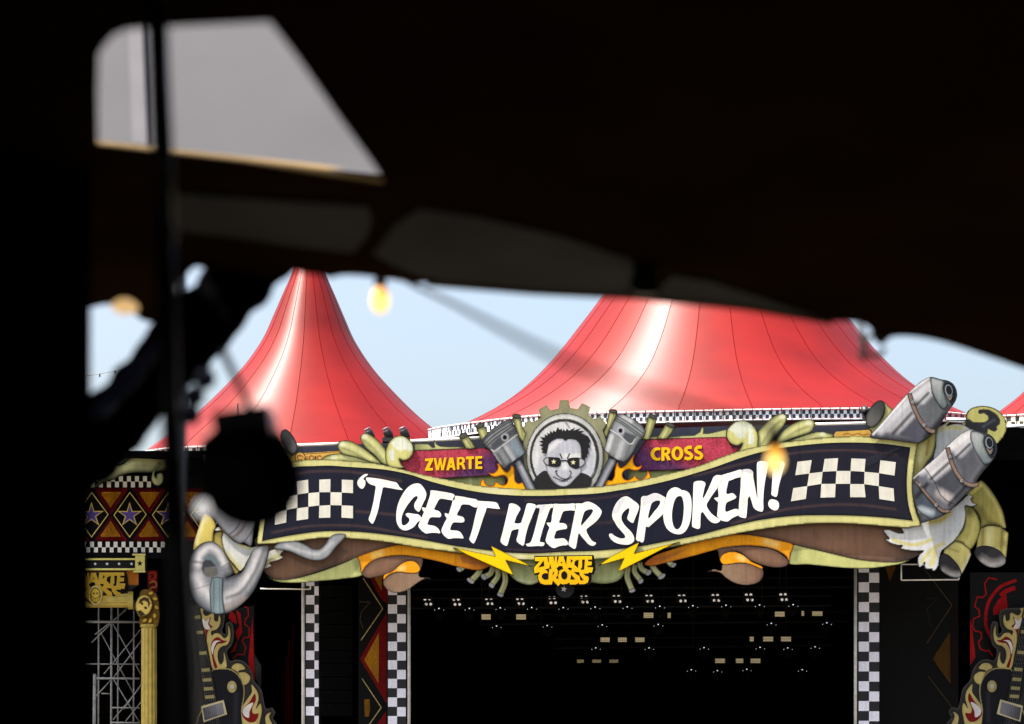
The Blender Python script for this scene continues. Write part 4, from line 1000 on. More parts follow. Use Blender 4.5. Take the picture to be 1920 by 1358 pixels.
board("pipe_mouth", R2([(1340,950),(1390,895),(1480,880),(1600,905),(1700,970),(1758,1060),(1742,1130),(1650,1175),(1520,1165),(1400,1085),(1340,1000)]), 60.02, [('base', (60, 60, 64)), ('line', (176, 174, 174), spline(R2([(1440, 1080), (1560, 1140), (1720, 1100)]), 3, False), 11, 10, 0.9), ('line', (120, 118, 118), spline(R2([(1440, 990), (1560, 1070), (1660, 1080)]), 3, False), 4, 3.5, 0.6), ('rim', BLACKLINE, 0.9)], t, thick=0.012, res=1.6)

# ------------------------------------------------------------------ left end: horn, olive pipe, fur, hidden silencer
C_ = T(345, 930, 5.905)
t = thing("horn_pipe", base_of(C_([(60, 500), (930, 1310)]), 59.8), "large coiled silver horn hanging below the left end of the ribbon", "horn")
horn = C_([(935,555),(915,720),(850,890),(760,1070),(640,1200),(500,1290),(400,1310),(280,1292),(170,1222),(100,1130),(62,1000),(55,800),(75,680),(130,580),(220,515),(310,505),(400,560),(480,690),(545,852),(470,905),(540,880),(640,840),(700,720),(760,605),(805,570)])
board("horn", horn, 59.8, [('base', (146, 150, 158)), ('edge', (50, 56, 64), 12, 0.85),
      ('line', (240, 238, 240), spline(C_([(150, 760), (190, 640), (290, 570), (380, 620), (440, 740)]), 3, False), 11, 8, 0.85), ('line', (246, 244, 246), spline(C_([(150, 900), (220, 1040), (350, 1140), (500, 1110), (640, 1000), (760, 830), (830, 640)]), 3, False), 16, 11, 0.8),
      ('line', (52, 58, 68), spline(C_([(470, 1130), (620, 1070), (740, 920), (830, 740), (880, 600)]), 3, False), 6, 5, 0.75), ('line', (196, 178, 168), spline(C_([(440, 1240), (560, 1200), (660, 1130)]), 3, False), 9, 8, 0.6),
      ('fill', (120, 138, 144), C_([(200, 700), (260, 640), (330, 660), (400, 740), (400, 800), (260, 720)]), 3, 0.8), ('line', (80, 84, 92), C_([(60, 720), (200, 740)]), 4, 3, 0.7), ('line', (60, 62, 68), C_([(100, 1040), (290, 980)]), 1.4, 1, 0.6),
      ('fill', (70, 72, 80), C_([(208, 730), (240, 705), (300, 715), (360, 780), (300, 790), (240, 800), (210, 850), (195, 810)]), 1.5, 0.95), ('fill', (116, 114, 108), C_([(230, 790), (370, 790), (380, 870), (300, 905), (240, 890), (205, 850)]), 1.5, 0.9), ('line', (60, 62, 68), spline(C_([(420, 790), (500, 740)]), 2, False), 1.6, 1.2, 0.7), ('rim', (40, 42, 46), 1.0)], t, thick=0.06, res=1.7)
board("clamp_band", C_([(305,905),(370,895),(430,905),(425,1020),(430,1150),(448,1300),(370,1312),(300,1295),(285,1150),(280,1030)]), 59.785, [('base', (142, 160, 166)), ('edge', (70, 84, 92), 4, 0.8), ('line', (100, 116, 122), C_([(330, 920), (330, 1290)]), 2.4, 2, 0.7), ('line', (104, 120, 126), C_([(390, 920), (400, 1290)]), 2.4, 2, 0.7), ('rim', (50, 56, 60), 0.8)], t, thick=0.013, res=1.5, smooth=False)
t = thing("bent_pipe", base_of(C_([(100, 200), (350, 620)]), 59.95), "yellowish bent pipe above the coiled silver horn", "pipe")
board("pipe", C_([(225,190),(300,225),(345,290),(355,340),(330,400),(310,520),(200,540),(105,600),(108,520),(150,380),(185,270)]), 59.95, [('base', (222, 206, 122)), ('edge', (150, 116, 62), 6, 0.75), ('line', (240, 236, 186), spline(C_([(220, 270), (170, 400), (140, 520)]), 3, False), 7, 5, 0.8), ('rim', BLACKLINE, 1.0)], t, thick=0.05, res=1.7)
board("pipe_elbow", C_([(360,395),(425,395),(425,480),(470,640),(560,760),(620,830),(560,870),(500,760),(430,640),(310,520),(325,440)]), 59.97, [('base', (196, 182, 108)), ('edge', (104, 88, 48), 5, 0.8), ('rim', BLACKLINE, 1.1)], t, thick=0.05, res=1.7)
t = thing("fur_cutout", base_of(C_([(415, 340), (820, 840)]), 59.93), "pale fur board between the horn and the left end of the ribbon", "fur board", "pale fur shaped boards")
board("fur", C_([(330,385),(385,340),(425,390),(480,430),(560,500),(640,530),(740,560),(830,560),(800,600),(720,700),(660,800),(620,835),(560,770),(490,690),(440,590),(418,480),(424,395),(360,392)]), 59.93, [('base', (226, 228, 222)), ('fill', (200, 206, 212), C_([(430, 420), (640, 540), (800, 570), (700, 680), (560, 600), (430, 480)]), 3, 0.8), ('line', (222, 214, 130), spline(C_([(620, 540), (700, 570), (740, 580)]), 3, False), 6, 4, 0.8), ('line', (222, 214, 130), spline(C_([(470, 640), (560, 740), (620, 800)]), 3, False), 7, 4, 0.8), ('rim', BLACKLINE, 1.4)], t, thick=0.05, res=1.7)
board("paw", C_([(930,620),(1010,588),(1110,598),(1068,650),(1098,680),(1040,712),(945,745),(972,772),(890,803),(885,720)]), 59.93, [('base', (228, 228, 218)), ('line', (214, 210, 130), spline(C_([(900, 760), (980, 690), (1070, 660)]), 3, False), 6, 4, 0.85), ('rim', BLACKLINE, 0.9)], t, thick=0.05, res=1.4)
t = thing("exhaust_silencer", base_of(C_([(300, 60), (790, 560)]), 59.86), "silver exhaust silencer mostly hidden behind the black spotlight", "exhaust")
board("silencer_body", C_([(290,190),(380,320),(480,435),(610,528),(660,520),(738,556),(770,400),(790,250),(700,40),(500,-60),(330,20)]), 59.86, [('base', (150, 152, 158)), ('edge', (80, 82, 90), 8, 0.8), ('line', (56, 58, 64), spline(C_([(480, 440), (560, 380), (650, 250)]), 3, False), 1.8, 0.8), ('line', (120, 108, 102), spline(C_([(530, 470), (630, 390), (690, 280)]), 3, False), 4, 2), ('line', (56, 58, 64), spline(C_([(650, 525), (720, 440), (780, 340)]), 3, False), 1.6, 0.8), ('rim', BLACKLINE, 1.1)], t, thick=0.05, res=1.8)
# silver hose across the brown drapery
hose = Z3([(110,930),(130,905),(240,888),(300,910),(345,935),(385,935),(420,905),(445,868),(480,845),(545,850),(480,930),(440,980),(400,1003),(345,1005),(280,985),(200,950)])
o = board("silver_hose", hose, 59.88, [('base', (168, 172, 176)), ('edge', (100, 106, 114), 6, 0.8), ('line', (212, 212, 214), spline(Z3([(180, 915), (300, 955), (380, 965), (460, 900)]), 3, False), 5, 4, 0.8), ('rim', (60, 62, 66), 0.9)], thick=0.05, res=1.6)
_props(o, "silver hose lying across the brown drapery under the ribbon's left end", "hose")

# ------------------------------------------------------------------ drapery of ribbon tails under the sign
def br(pts, d, t, name="brown_panel", extra=()):
    board(name, pts, d, [('base', BROWN), ('edge', (104, 84, 76), 11, 0.7)] + list(extra) + [('rim', (50, 44, 42), 0.9)], t, thick=0.05, res=2.2)
Z6 = T(640, 1000, 8.727)
t = thing("ribbon_tail", W(650, 1105, 60.1), "brown, cream and orange painted drapery under the left half of the ribbon", "drapery", "painted drapery under the ribbon")
br([(478, 1010), (542, 1005), (604, 996), (666, 998), (728, 1006), (757, 1020), (705, 1034), (671, 1046), (640, 1057), (600, 1071), (560, 1083), (530, 1089), (508, 1084), (494, 1070), (484, 1040)], 60.08, t,
   extra=[('fill', (96, 84, 80), Z3([(120, 930), (240, 910), (330, 960), (420, 1000), (480, 900), (560, 950), (470, 1040), (380, 1060), (250, 1010), (140, 960)]), 1.5, 0.4), ('line', (120, 104, 96), [(561, 1000), (561, 1082)], 0.9, 0.6, 0.7)])  # soft dark fill is the silver hose's cast shadow, painted on
board("cream_tail", [(671, 1045), (675, 1055), (676.5, 1069), (679, 1078), (640, 1086), (597, 1090), (557, 1093), (520, 1091), (498, 1081), (520, 1087), (545, 1086), (580, 1078), (620, 1065), (650, 1053)], 60.04, [('base', (214, 218, 154)), ('fill', (150, 160, 116), Z6([(180, 440), (250, 400), (300, 480), (330, 660), (240, 640)]), 5, 0.75), ('edge', (130, 132, 92), 4, 0.5), ('rim', BLACKLINE, 0.9)], t, thick=0.05, res=1.8)
board("orange_fold", Z6([(258,400),(450,312),(700,238),(980,185),(1300,228),(1600,280),(1900,325)]) + [(879, 1040), (900, 1049), (920, 1060), (909, 1066.5), (900, 1069), (892, 1069.5), (854, 1062)] + Z6([(1650,480),(1330,410),(980,365),(700,392),(520,452),(400,545),(330,662),(312,560),(292,460)]), 60.03,
      [('base', ORANGE), ('grad', (222, 140, 62), (840, 1045), (920, 1062)), ('fill', (186, 122, 74), [(862, 1041), (880, 1042), (917, 1059), (890, 1060), (866, 1054)], 2, 0.75), ('line', (255, 232, 150), Z6([(560, 360), (640, 330)]), 12, 9, 0.8), ('edge', (214, 130, 28), 4, 0.7), ('line', (200, 130, 30), Z6([(985, 190), (985, 365)]), 0.9, 0.6, 0.8), ('line', (190, 116, 40), [(854, 1037), (854, 1062)], 0.9, 0.6, 0.8), ('rim', (64, 42, 14), 0.9)], t, thick=0.05, res=1.8)
A_ = Z6([(335,660),(380,570),(520,450),(700,390),(980,363),(1200,383),(1330,405),(1318,540),(1290,585),(1230,482),(1150,450),(1050,468),(960,520),(840,630),(700,685),(560,718),(430,732),(355,695)])
br(A_, 60.0, t, "brown_leaf")
board("orange_loop", Z6([(690,690),(830,622),(960,512),(1050,462),(1150,447),(1230,478),(1290,560),(1292,600),(1240,648),(1100,655),(950,635),(840,655),(740,712),(695,765)]), 59.985, [('base', ORANGE), ('line', (255, 236, 160), Z6([(960, 590), (1010, 570)]), 8, 6, 0.8), ('edge', (220, 140, 30), 3, 0.6), ('rim', (64, 42, 14), 0.9)], t, thick=0.015, res=1.6)
br(Z6([(690,770),(740,712),(840,655),(960,632),(1100,652),(1240,645),(1282,618),(1268,690),(1300,717),(1430,722),(1467,752),(1380,745),(1310,772),(1180,862),(1080,930),(960,967),(850,967),(760,930),(700,860),(682,810)]), 59.99, t, "brown_leaf", [('grad', (166, 142, 120), (700, 1080), (760, 1100))])
t = thing("ribbon_tail", W(1480, 1105, 60.1), "brown, cream and orange painted drapery under the right half of the ribbon", "drapery", "painted drapery under the ribbon")
br(Z5([(480,912),(640,870),(800,850),(1000,838),(1200,842),(1400,868),(1600,890)]) + [(1740, 1000), (1735, 1035), (1718, 1044), (1689, 1054), (1666, 1056)] + Z5([(1300,1078),(1200,1066),(1000,1021),(850,986),(700,946),(600,926)]), 60.08, t, extra=[('grad', (112, 96, 92), (1640, 1000), (1730, 1060)), ('line', (120, 104, 96), Z5([(1225, 850), (1225, 1066)]), 0.9, 0.6, 0.7), ('line', (120, 104, 96), Z5([(850, 860), (850, 985)]), 0.9, 0.6, 0.6)])
board("cream_tail", Z5([(798,976),(850,985),(1000,1020),(1200,1065),(1380,1080)]) + [(1689, 1053), (1715, 1046), (1690, 1057), (1670, 1061)] + Z5([(1250,1119),(1100,1115),(900,1096),(770,1087),(780,1030)]), 60.04, [('base', (216, 218, 152)), ('fill', (156, 164, 118), Z5([(770, 1085), (780, 1010), (800, 976), (840, 1000), (830, 1090)]), 6, 0.7), ('edge', (130, 132, 92), 4, 0.5), ('rim', BLACKLINE, 0.9)], t, thick=0.05, res=1.8)
board("orange_fold", [(1208, 1058), (1225, 1043), (1260, 1030), (1302, 1016)] + Z5([(300,938),(400,918),(480,911),(600,924),(700,945),(800,977),(782,1030),(774,1085),(760,1050),(700,1010),(600,986),(480,982),(350,1002),(200,1042),(0,1092)]) + [(1226, 1061), (1214, 1061)], 60.03, [('base', ORANGE), ('grad', (222, 140, 62), (1300, 1030), (1215, 1058)), ('fill', (186, 122, 74), [(1228, 1048), (1262, 1036), (1290, 1028), (1270, 1040), (1240, 1054)], 2, 0.6), ('line', (255, 236, 160), Z5([(640, 955), (690, 972)]), 11, 9, 0.8), ('edge', (214, 130, 28), 4, 0.7), ('rim', (64, 42, 14), 0.9)], t, thick=0.05, res=1.8)
br(Z5([(338,1003),(500,982),(600,988),(700,1014),(772,1078),(760,1102),(700,1113),(620,1100),(540,1068),(480,1023),(430,1015),(380,1032),(355,1062),(345,1020)]), 60.0, t, "brown_leaf")
board("orange_loop", Z5([(355,1068),(370,1035),(430,1016),(490,1033),(550,1078),(614,1110),(614,1122),(540,1095),(480,1085),(420,1092),(375,1094)]), 59.985, [('base', ORANGE), ('line', (255, 236, 160), Z5([(470, 1050), (500, 1062)]), 8, 6, 0.8), ('edge', (220, 140, 30), 3, 0.6), ('rim', (64, 42, 14), 0.9)], t, thick=0.015, res=1.6)
br(Z5([(280,1138),(320,1123),(362,1131),(372,1094),(420,1090),(480,1083),(540,1092),(613,1120),(617,1165),(592,1200),(530,1219),(460,1212),(400,1182),(350,1142)]), 59.99, t, "brown_leaf", [('grad', (166, 142, 120), (1430, 1080), (1370, 1096))])

# ------------------------------------------------------------------ centre bottom scroll, tail pipe clusters, bolts, logo
Z4, Z8 = T(880, 720, 3.2333), T(840, 1010, 10.667)
o = board("centre_scroll", Z4([(200,1000),(230,1110),(250,1165),(300,1203),(370,1219),(440,1195),(560,1150),(700,1195),(820,1212),(900,1195),(940,1150),(960,1000)]), 60.10, [('base', (206, 216, 164)), ('edge', (130, 142, 100), 8, 0.75), ('fill', (178, 190, 140), Z4([(290, 1080), (420, 1120), (330, 1180)]), 4, 0.6), ('line', (228, 234, 206), spline(Z4([(290, 1185), (370, 1203), (420, 1190)]), 3, False), 3, 2, 0.8), ('rim', (70, 76, 52), 0.8)], thick=0.05, res=2)
_props(o, "pale sage scroll hanging behind the yellow logo under the ribbon", "ornament")
CX = 1061.6
pipes_l = [([(655,600),(600,700),(455,850)], 118, (450,845,88,48,35)), ([(900,560),(850,700),(715,770)], 118, (715,768,74,52,48)), ([(985,600),(1000,740),(870,930)], 112, (870,938,66,50,45)), ([(1120,640),(1145,850),(1045,1120)], 118, (1045,1128,72,42,14)), ([(330,540),(240,620)], 110, (215,620,66,42,40))]
for side in (0, 1):
    t = thing("tail_pipe_cluster", W(935 if not side else 1190, 1120, 60.1), "five curved olive tail pipes fanning out under the %s lightning bolt" % ("left" if not side else "right"), "pipes", "tail pipe fans under the bolts")
    for i, (path, w, mo) in enumerate(pipes_l):
        p = [tuple(q) for q in spline(Z8(path), 2, False)]
        body = strokeband(Z8(path), w / 10.667)
        mou = ell(*Z8([mo[:2]])[0], mo[2] / 10.667, mo[3] / 10.667, mo[4], 16)
        if side:
            body, mou, p = mirror(body, CX, -8), mirror(mou, CX, -8), mirror(p, CX, -8)
        g = board("tail_pipe", body, 60.08 - 0.012 * i, [('base', (196, 198, 150)), ('edge', (84, 92, 70), 4, 0.8), ('line', (120, 122, 60), p, 1.8, 1.4, 0.8), ('line', (226, 226, 190), shift(p, -2.2, -0.8), 2, 1.6, 0.7)], t, thick=0.01 if i else 0.05, res=1.4, smooth=False)
        board("pipe_mouth", mou, 60.075 - 0.012 * i, [('base', (176, 176, 180)), ('edge', (96, 98, 104), 2, 0.8), ('rim', (60, 62, 60), 0.8)], g, thick=0.004, res=1.2)
def bolt(pts, label):
    t = thing("lightning_bolt", base_of(pts, 59.80), label, "lightning bolt", "yellow lightning bolts under the ribbon")
    board("bolt", pts, 59.80, [('base', (253, 218, 6)), ('rim', (48, 40, 10), 0.9)], t, thick=0.10, res=1.8, smooth=False, m=CLEAN, side=(30, 28, 16))
bolt(Z8([(95,175),(945,355),(850,138),(1440,430),(1700,570),(1160,437),(1320,745),(380,325)]), "yellow lightning bolt left of the ZWARTE CROSS logo")
bolt(Z4([(1278,955),(1000,1028),(1032,957),(860,1045),(775,1105),(938,1058),(898,1142),(1180,998)]), "yellow lightning bolt right of the ZWARTE CROSS logo")
LG = T(990, 1030, 13.714)
LOGO_OUT = [(180,203),(490,196),(660,188),(1000,184),(1640,178),(1646,262),(1640,330),(1630,412),(1672,482),(1642,602),(1562,592),(1548,632),(1500,640),(1545,700),(1562,760),(1540,850),(1450,895),(1320,898),(1305,862),(1230,905),(1080,908),(1060,850),(1000,890),(900,905),(830,880),(780,948),(700,870),(640,800),(612,907),(420,910),(320,870),(270,780),(262,680),(318,582),(170,622),(155,520),(160,470),(292,318),(182,300)]
LOGO_GAPS = [[(497,200),(524,200),(536,300),(518,335)],[(655,192),(690,190),(672,335)],[(545,500),(570,375),(600,500)],[(742,192),(790,190),(747,362)],[(860,312),(886,355),(836,355)],[(800,430),(880,430),(902,498),(775,565),(735,490)],[(915,190),(1000,186),(976,392)],
  [(1098,252),(1150,290),(1094,352)],[(1210,300),(1302,265),(1282,482),(1190,392)],[(1390,265),(1462,265),(1440,522),(1350,522),(1392,450)],[(1540,268),(1660,262),(1655,316),(1545,312)],[(1530,420),(1650,406),(1655,462),(1526,452)],[(270,462),(402,288),(418,432)],[(430,520),(548,490),(528,620),(505,600),(490,545)],
  [(350,690),(375,640),(430,615),(528,620),(520,772),(420,782),(362,740)],[(640,580),(677,590),(630,672)],ell(932,670,80,106,0,18),[(1060,468),(1132,490),(1082,552),(1020,488)],[(1175,580),(1320,590),(1332,690),(1240,640)],[(1108,648),(1212,772),(1088,778)],[(1418,630),(1545,620),(1562,705),(1480,680)],[(1318,650),(1432,792),(1345,800)],
  [(770,562),(800,590),(775,660),(762,650)],[(716,740),(768,662),(782,764)],[(200,310),(290,305),(285,330)]]
def logo(dx, dy, d, label, group, yc, size=1.0):
    mv = lambda p: shift(LG(p), dx, dy)
    dd = d if callable(d) else (lambda x, y: d)
    P = mv(LOGO_OUT)
    t = thing("logo_sign", base_of(P, dd(P[0][0], P[0][1])), label, "sign", group)
    cx, cy = np.mean(P, 0)
    back = mv([(165,168),(1690,150),(1720,300),(1740,520),(1690,650),(1640,640),(1640,780),(1600,900),(1440,930),(1000,935),(830,925),(775,985),(640,870),(620,940),(380,935),(270,860),(240,720),(262,650),(165,668),(138,520),(140,460),(240,340),(160,330)])
    board("backing_board", back, d, [('base', (40, 36, 32))], t, thick=0.10, smooth=False)
    f = lambda q: (lambda x, y: dd(x, y) - q)
    fa = board("logo_face", P, f(0.035), [('base', yc), ('edge', tuple(int(min(255, q * 1.06 + 14)) for q in yc), 1.6, 0.8), ('grad', tuple(int(q) for q in np.array(yc) * (0.98, 0.93, 0.9)), (cx, cy - 30), (cx, cy + 30))], t, thick=0.03, res=2.0, smooth=False, side=(120, 90, 20), m=CLEAN)
    for g in LOGO_GAPS:
        board("letter_gap", mv(g), f(0.039), (30, 24, 24), fa, thick=0.003, smooth=False)
    return t
logo(0, 0, 59.70, "bright yellow ZWARTE CROSS logo in the middle under the ribbon", "yellow festival logos", (252, 208, 24))
t = thing("star_badge", W(1059, 1121, 59.9), "dark round badge with a small white star under the yellow logo", "badge")
board("disc", ell(1059.5, 1104, 17.5, 17), 59.9, (58, 60, 64), t, thick=0.03)
board("star", star(1057.3, 1104.5, 6.2, 12), 59.89, (238, 236, 240), t, thick=0.008, smooth=False)

# ================================================================== UNDER THE ROOF: columns, guitars, left wing
DW = lambda x, y: 64.2 + 0.3 * (max(x, 100) - 172) * 0.01607       # the left wing turns in slightly towards the stage
def DWo(q):
    return lambda x, y: DW(x, y) - q
HORN = 3.5
KS = 1.15
def wing(name, pts, q, layers, t, **kw):
    kw.setdefault("thick", 0.02)
    kw.setdefault("res", 5.0)
    return board(name, pts, DWo(q), layers, t, **kw)
LB = T(160, 830, 6.1706)
wp = thing("wing_panel", W(240, 1050, DW(240, 1050)), "dark red panel with gold triangles and a purple star in a diamond, left wing", "panel")
wing("panel_board", [(120, 885), (440, 880), (440, 1046), (120, 1048)], 0, [('base', (26, 26, 38))], wp, thick=0.06, smooth=False)
def tri_set(cx, k):
    u = lambda pts: [(cx + (x - 515) / 6.1706, 830 + y / 6.1706) for x, y in pts]
    wing("red_field", u([(140,528),(505,528),(300,830),(120,560)]), 0.012, [('base', (124, 26, 40)), ('edge', (80, 16, 30), 3, 0.6)], wp, thick=0.01, res=2.5, smooth=False, k=KS, m=RUSTY)
    wing("red_field", u([(545,528),(880,528),(730,830),(700,800)]), 0.012, [('base', (124, 26, 40)), ('edge', (80, 16, 30), 3, 0.6)], wp, thick=0.01, res=2.5, smooth=False, k=KS, m=RUSTY)
    wing("red_field", u([(110,1140),(300,860),(490,1140)]), 0.012, [('base', (132, 26, 38)), ('edge', (80, 16, 30), 3, 0.6)], wp, thick=0.01, res=2.5, smooth=False, k=KS, m=RUSTY)
    wing("red_field", u([(545,1140),(735,850),(900,1140)]), 0.012, [('base', (132, 26, 38)), ('edge', (80, 16, 30), 3, 0.6)], wp, thick=0.01, res=2.5, smooth=False, k=KS, m=RUSTY)
    for tr in ([(182,588),(415,578),(292,752)], [(628,572),(855,572),(733,742)], [(180,1092),(298,915),(412,1087)], [(615,1078),(735,905),(845,1078)]):
        wing("gold_triangle", u(tr), 0.022, [('base', (206, 152, 52)), ('edge', (160, 104, 40), 3, 0.5)], wp, thick=0.01, res=2.5, smooth=False, k=KS, m=RUSTY)
    wing("diamond_field", u([(515,548),(740,835),(512,1120),(300,840)]), 0.026, [('base', (22, 21, 26))], wp, thick=0.01, smooth=False)
    wing("diamond_outline", u([(515,570),(710,832),(512,1102),(326,840)]), 0.032, [('base', (226, 208, 140))], wp, thick=0.005, smooth=False, holes=[u([(515,586),(699,832),(512,1086),(337,840)])], k=KS)
    s = wing("star", u([(x * 1.0 + 512, y + 838) for x, y in [(math.sin(math.radians(36 * i)) * (150 if i % 2 == 0 else 56), -math.cos(math.radians(36 * i)) * (150 if i % 2 == 0 else 56)) for i in range(10)]]), 0.032, [('base', (236, 208, 120))], wp, thick=0.006, smooth=False, k=KS)
    wing("star_fill", u([(math.sin(math.radians(36 * i)) * (122 if i % 2 == 0 else 42) + 512, -math.cos(math.radians(36 * i)) * (122 if i % 2 == 0 else 42) + 840) for i in range(10)]), 0.038, [('base', (112, 100, 184))], wp, thick=0.005, smooth=False, k=KS)
tri_set(243.5, 0)
tri_set(172.0, 1)
tri_set(315.5, 2)
tri_set(387.5, 3)
def checks(prefix_t, x0, x1, y0, y1, y2, n, phase, q):
    w = (x1 - x0) / n
    for i in range(n):
        top = (i + phase) % 2 == 0
        ya, yb = (y0, y1) if top else (y1, y2)
        xa = x0 + i * w
        wing("checker_square", [(xa, ya), (xa + w, ya), (xa + w, yb), (xa, yb)], q, [('base', (240, 240, 250))], prefix_t, thick=0.006, smooth=False, k=KS, m=CLEAN)
checks(wp, 163, 283, 893, 903.2, 914, 16, 0, 0.03)
checks(wp, 154, 309, 1016, 1026.5, 1036, 21, 0, 0.03)
# horn shaped ornament over the wing panel
t = thing("horn_ornament", W(240, 912, 62), "dull olive horn shaped scroll over the purple star panel", "ornament")
wing("horn", LB([(80,545),(140,460),(200,360),(260,300),(300,255),(380,265),(450,240),(520,180),(600,140),(720,112),(860,130),(940,180),(940,300),(860,330),(770,345),(600,345),(480,360),(380,395),(320,430),(250,440),(190,470)]), HORN,
     [('base', (150, 150, 112)), ('edge', (58, 60, 44), 9, 0.9), ('line', (190, 190, 146), spline(LB([(330, 330), (500, 260), (680, 210), (800, 230)]), 3, False), 9, 7, 0.7), ('line', (204, 204, 140), spline(LB([(300, 250), (380, 262), (460, 230), (540, 160), (680, 118)]), 3, False), 3, 2, 0.8), ('rim', BLACKLINE, 1.0)], t, thick=0.06, res=2, k=0.9)
wing("leaf_tip", LB([(290,250),(350,230),(420,200),(470,150),(480,80),(470,60),(510,95),(560,125),(620,128),(520,180),(440,240),(380,262)]), HORN + 0.01, [('base', (84, 86, 76)), ('edge', (40, 40, 36), 4, 0.7), ('rim', BLACKLINE, 0.9)], t, thick=0.03, res=2)
wing("curl", LB([(860,230),(800,290),(770,370),(765,440),(800,490),(850,500),(895,460),(905,400),(880,350),(830,365),(820,410),(800,380),(815,310),(870,260)]), HORN + 0.04, [('base', (190, 190, 140)), ('edge', (84, 86, 60), 3.5, 0.8), ('rim', BLACKLINE, 0.9)], t, thick=0.03, res=1.6)
# star cornice
CO = T(160, 1030, 4.1375)
t = thing("star_cornice", W(220, 1073, 62), "pale yellow cornice with small white stars under the purple star panel", "cornice")
wing("dark_frieze", CO([(-60,82),(390,82),(390,150),(-60,150)]), 0.16, [('base', (58, 60, 66))], t, thick=0.05, smooth=False)
wing("top_moulding", CO([(-60,70),(390,70),(390,84),(-60,84)]), 0.24, [('base', (222, 216, 140))], t, thick=0.12, smooth=False, k=KS)
wing("bottom_moulding", CO([(-60,148),(390,148),(390,163),(-60,163)]), 0.24, [('base', (222, 216, 140))], t, thick=0.12, smooth=False, k=KS)
for x in (-16, 76, 168, 262, 358):
    wing("star", CO(star(x, 114, 14)), 0.166, [('base', (226, 228, 226))], t, thick=0.005, smooth=False, k=KS)
b = wing("end_block", CO([(386,45),(462,45),(462,172),(386,172)]), 0.30, [('base', (222, 216, 140)), ('edge', (160, 154, 96), 2, 0.5)], t, thick=0.3, res=3, smooth=False, k=KS, side=(96, 92, 56))
wing("block_cap", CO([(365,35),(466,35),(466,48),(365,48)]), 0.33, [('base', (228, 222, 150))], t, thick=0.3, smooth=False, k=KS)
wing("block_foot", CO([(372,168),(466,168),(466,180),(372,180)]), 0.33, [('base', (228, 222, 150))], t, thick=0.3, smooth=False, k=KS)
wing("star", CO(star(423, 110, 25)), 0.306, [('base', (40, 40, 36))], b, thick=0.005, smooth=False)
# yellow letter sign and gold arch
bp = board("orange_backboard", CO([(-60,165),(412,165),(412,275),(330,340),(-60,340)]), DWo(0.05), [('base', (196, 128, 50)), ('fill', (60, 62, 66), CO([(310, 275), (412, 275), (412, 345), (310, 345)]), 1)], thick=0.03, res=3, smooth=False, k=KS)
_props(bp, "orange and grey board behind the dim yellow logo, left wing", "panel")
logo(-877, 30.5, DWo(0.25), "dim yellow logo cut off by the black curtain, left wing", "yellow festival logos", (228, 196, 84))
t = thing("skull_badge", W(179, 1132, 61.5), "round gold badge with a dark skull on the dim yellow logo", "badge")
wing("rim", ell(178.8, 1116.5, 12.2, 18), 0.33, [('base', (224, 216, 170)), ('edge', (120, 110, 60), 2, 0.6)], t, thick=0.03, res=1.5, k=KS)
wing("face_field", ell(178.8, 1116.5, 10.6, 16), 0.337, [('base', (130, 112, 40)), ('fill', (196, 170, 80), ell(178.8, 1113, 7, 8.5), 1), ('fill', (50, 44, 24), ell(176, 1113, 1.8, 2, 0, 8), 0.6), ('fill', (50, 44, 24), ell(182, 1113, 1.8, 2, 0, 8), 0.6), ('line', (196, 170, 80), [(172, 1122), (186, 1129)], 2), ('line', (196, 170, 80), [(186, 1122), (172, 1129)], 2)], t, thick=0.006, res=1.3, k=KS)
GOLDM = mat("gold_paint", lin((172, 156, 86), 1.1), rough=0.45, spec=0.3, noise=0.2, scale=4)
t = thing("gold_column", W(279, 1440, DW(279, 1440)), "fluted gold column with a round portrait capital, left wing", "column")
cx, cd = 279.5, DW(279, 1200) - 0.3
base = W(cx, 1440, cd)
def colprof(z0, z1, r0, r1, flutes=12):
    v, f, n = [], [], flutes * 4
    zs = [z0 + (z1 - z0) * i / 6 for i in range(7)]
    for i, z in enumerate(zs):
        r = r0 + (r1 - r0) * i / 6
        for k in range(n):
            a = 2 * math.pi * k / n
            rr = r * (1 - 0.09 * (k % 4 in (1, 2)))
            v.append((base.x + rr * math.cos(a), cd + rr * math.sin(a), z))
    for i in range(6):
        for k in range(n):
            f.append((i * n + k, i * n + (k + 1) % n, (i + 1) * n + (k + 1) % n, (i + 1) * n + k))
    return v, f
ztop = W(0, 1177, cd).z
v, f = colprof(0.15, ztop, 0.26, 0.25)
obj("shaft", v, f, GOLDM, t)
MB().lathe((base.x, cd, 0), (0, 0, 1), [(0, 0.36), (0.08, 0.36), (0.12, 0.3), (0.17, 0.27)], 24).build("plinth", GOLDM, t, smooth=True)
MB().lathe((base.x, cd, ztop), (0, 0, 1), [(0, 0.27), (0.05, 0.30), (0.1, 0.27)], 24).build("collar_ring", GOLDM, t, smooth=True)
cap = [(262, 1112), (262, 1175), (294, 1175), (294, 1112)]
board("capital_block", [(263, 1110), (272, 1105), (286, 1108), (295, 1118), (294, 1176), (264, 1176), (262, 1150)], cd - 0.15, [('base', (120, 96, 40)), ('edge', (70, 54, 22), 3, 0.6)], t, thick=0.4, res=2, k=KS)
for i in range(9):
    a = math.radians(-70 + i * 36)
    q = (277 + 15.5 * math.cos(a) * 1.05, 1138 + 27 * math.sin(a))
    board("acanthus_leaf", ell(q[0], q[1], 5.2, 3.6, math.degrees(a) + 40, 10), cd - 0.18 - 0.006 * i, [('base', (196, 164, 78)), ('edge', (90, 70, 30), 2, 0.9)], t, thick=0.03, res=1.5, k=KS)
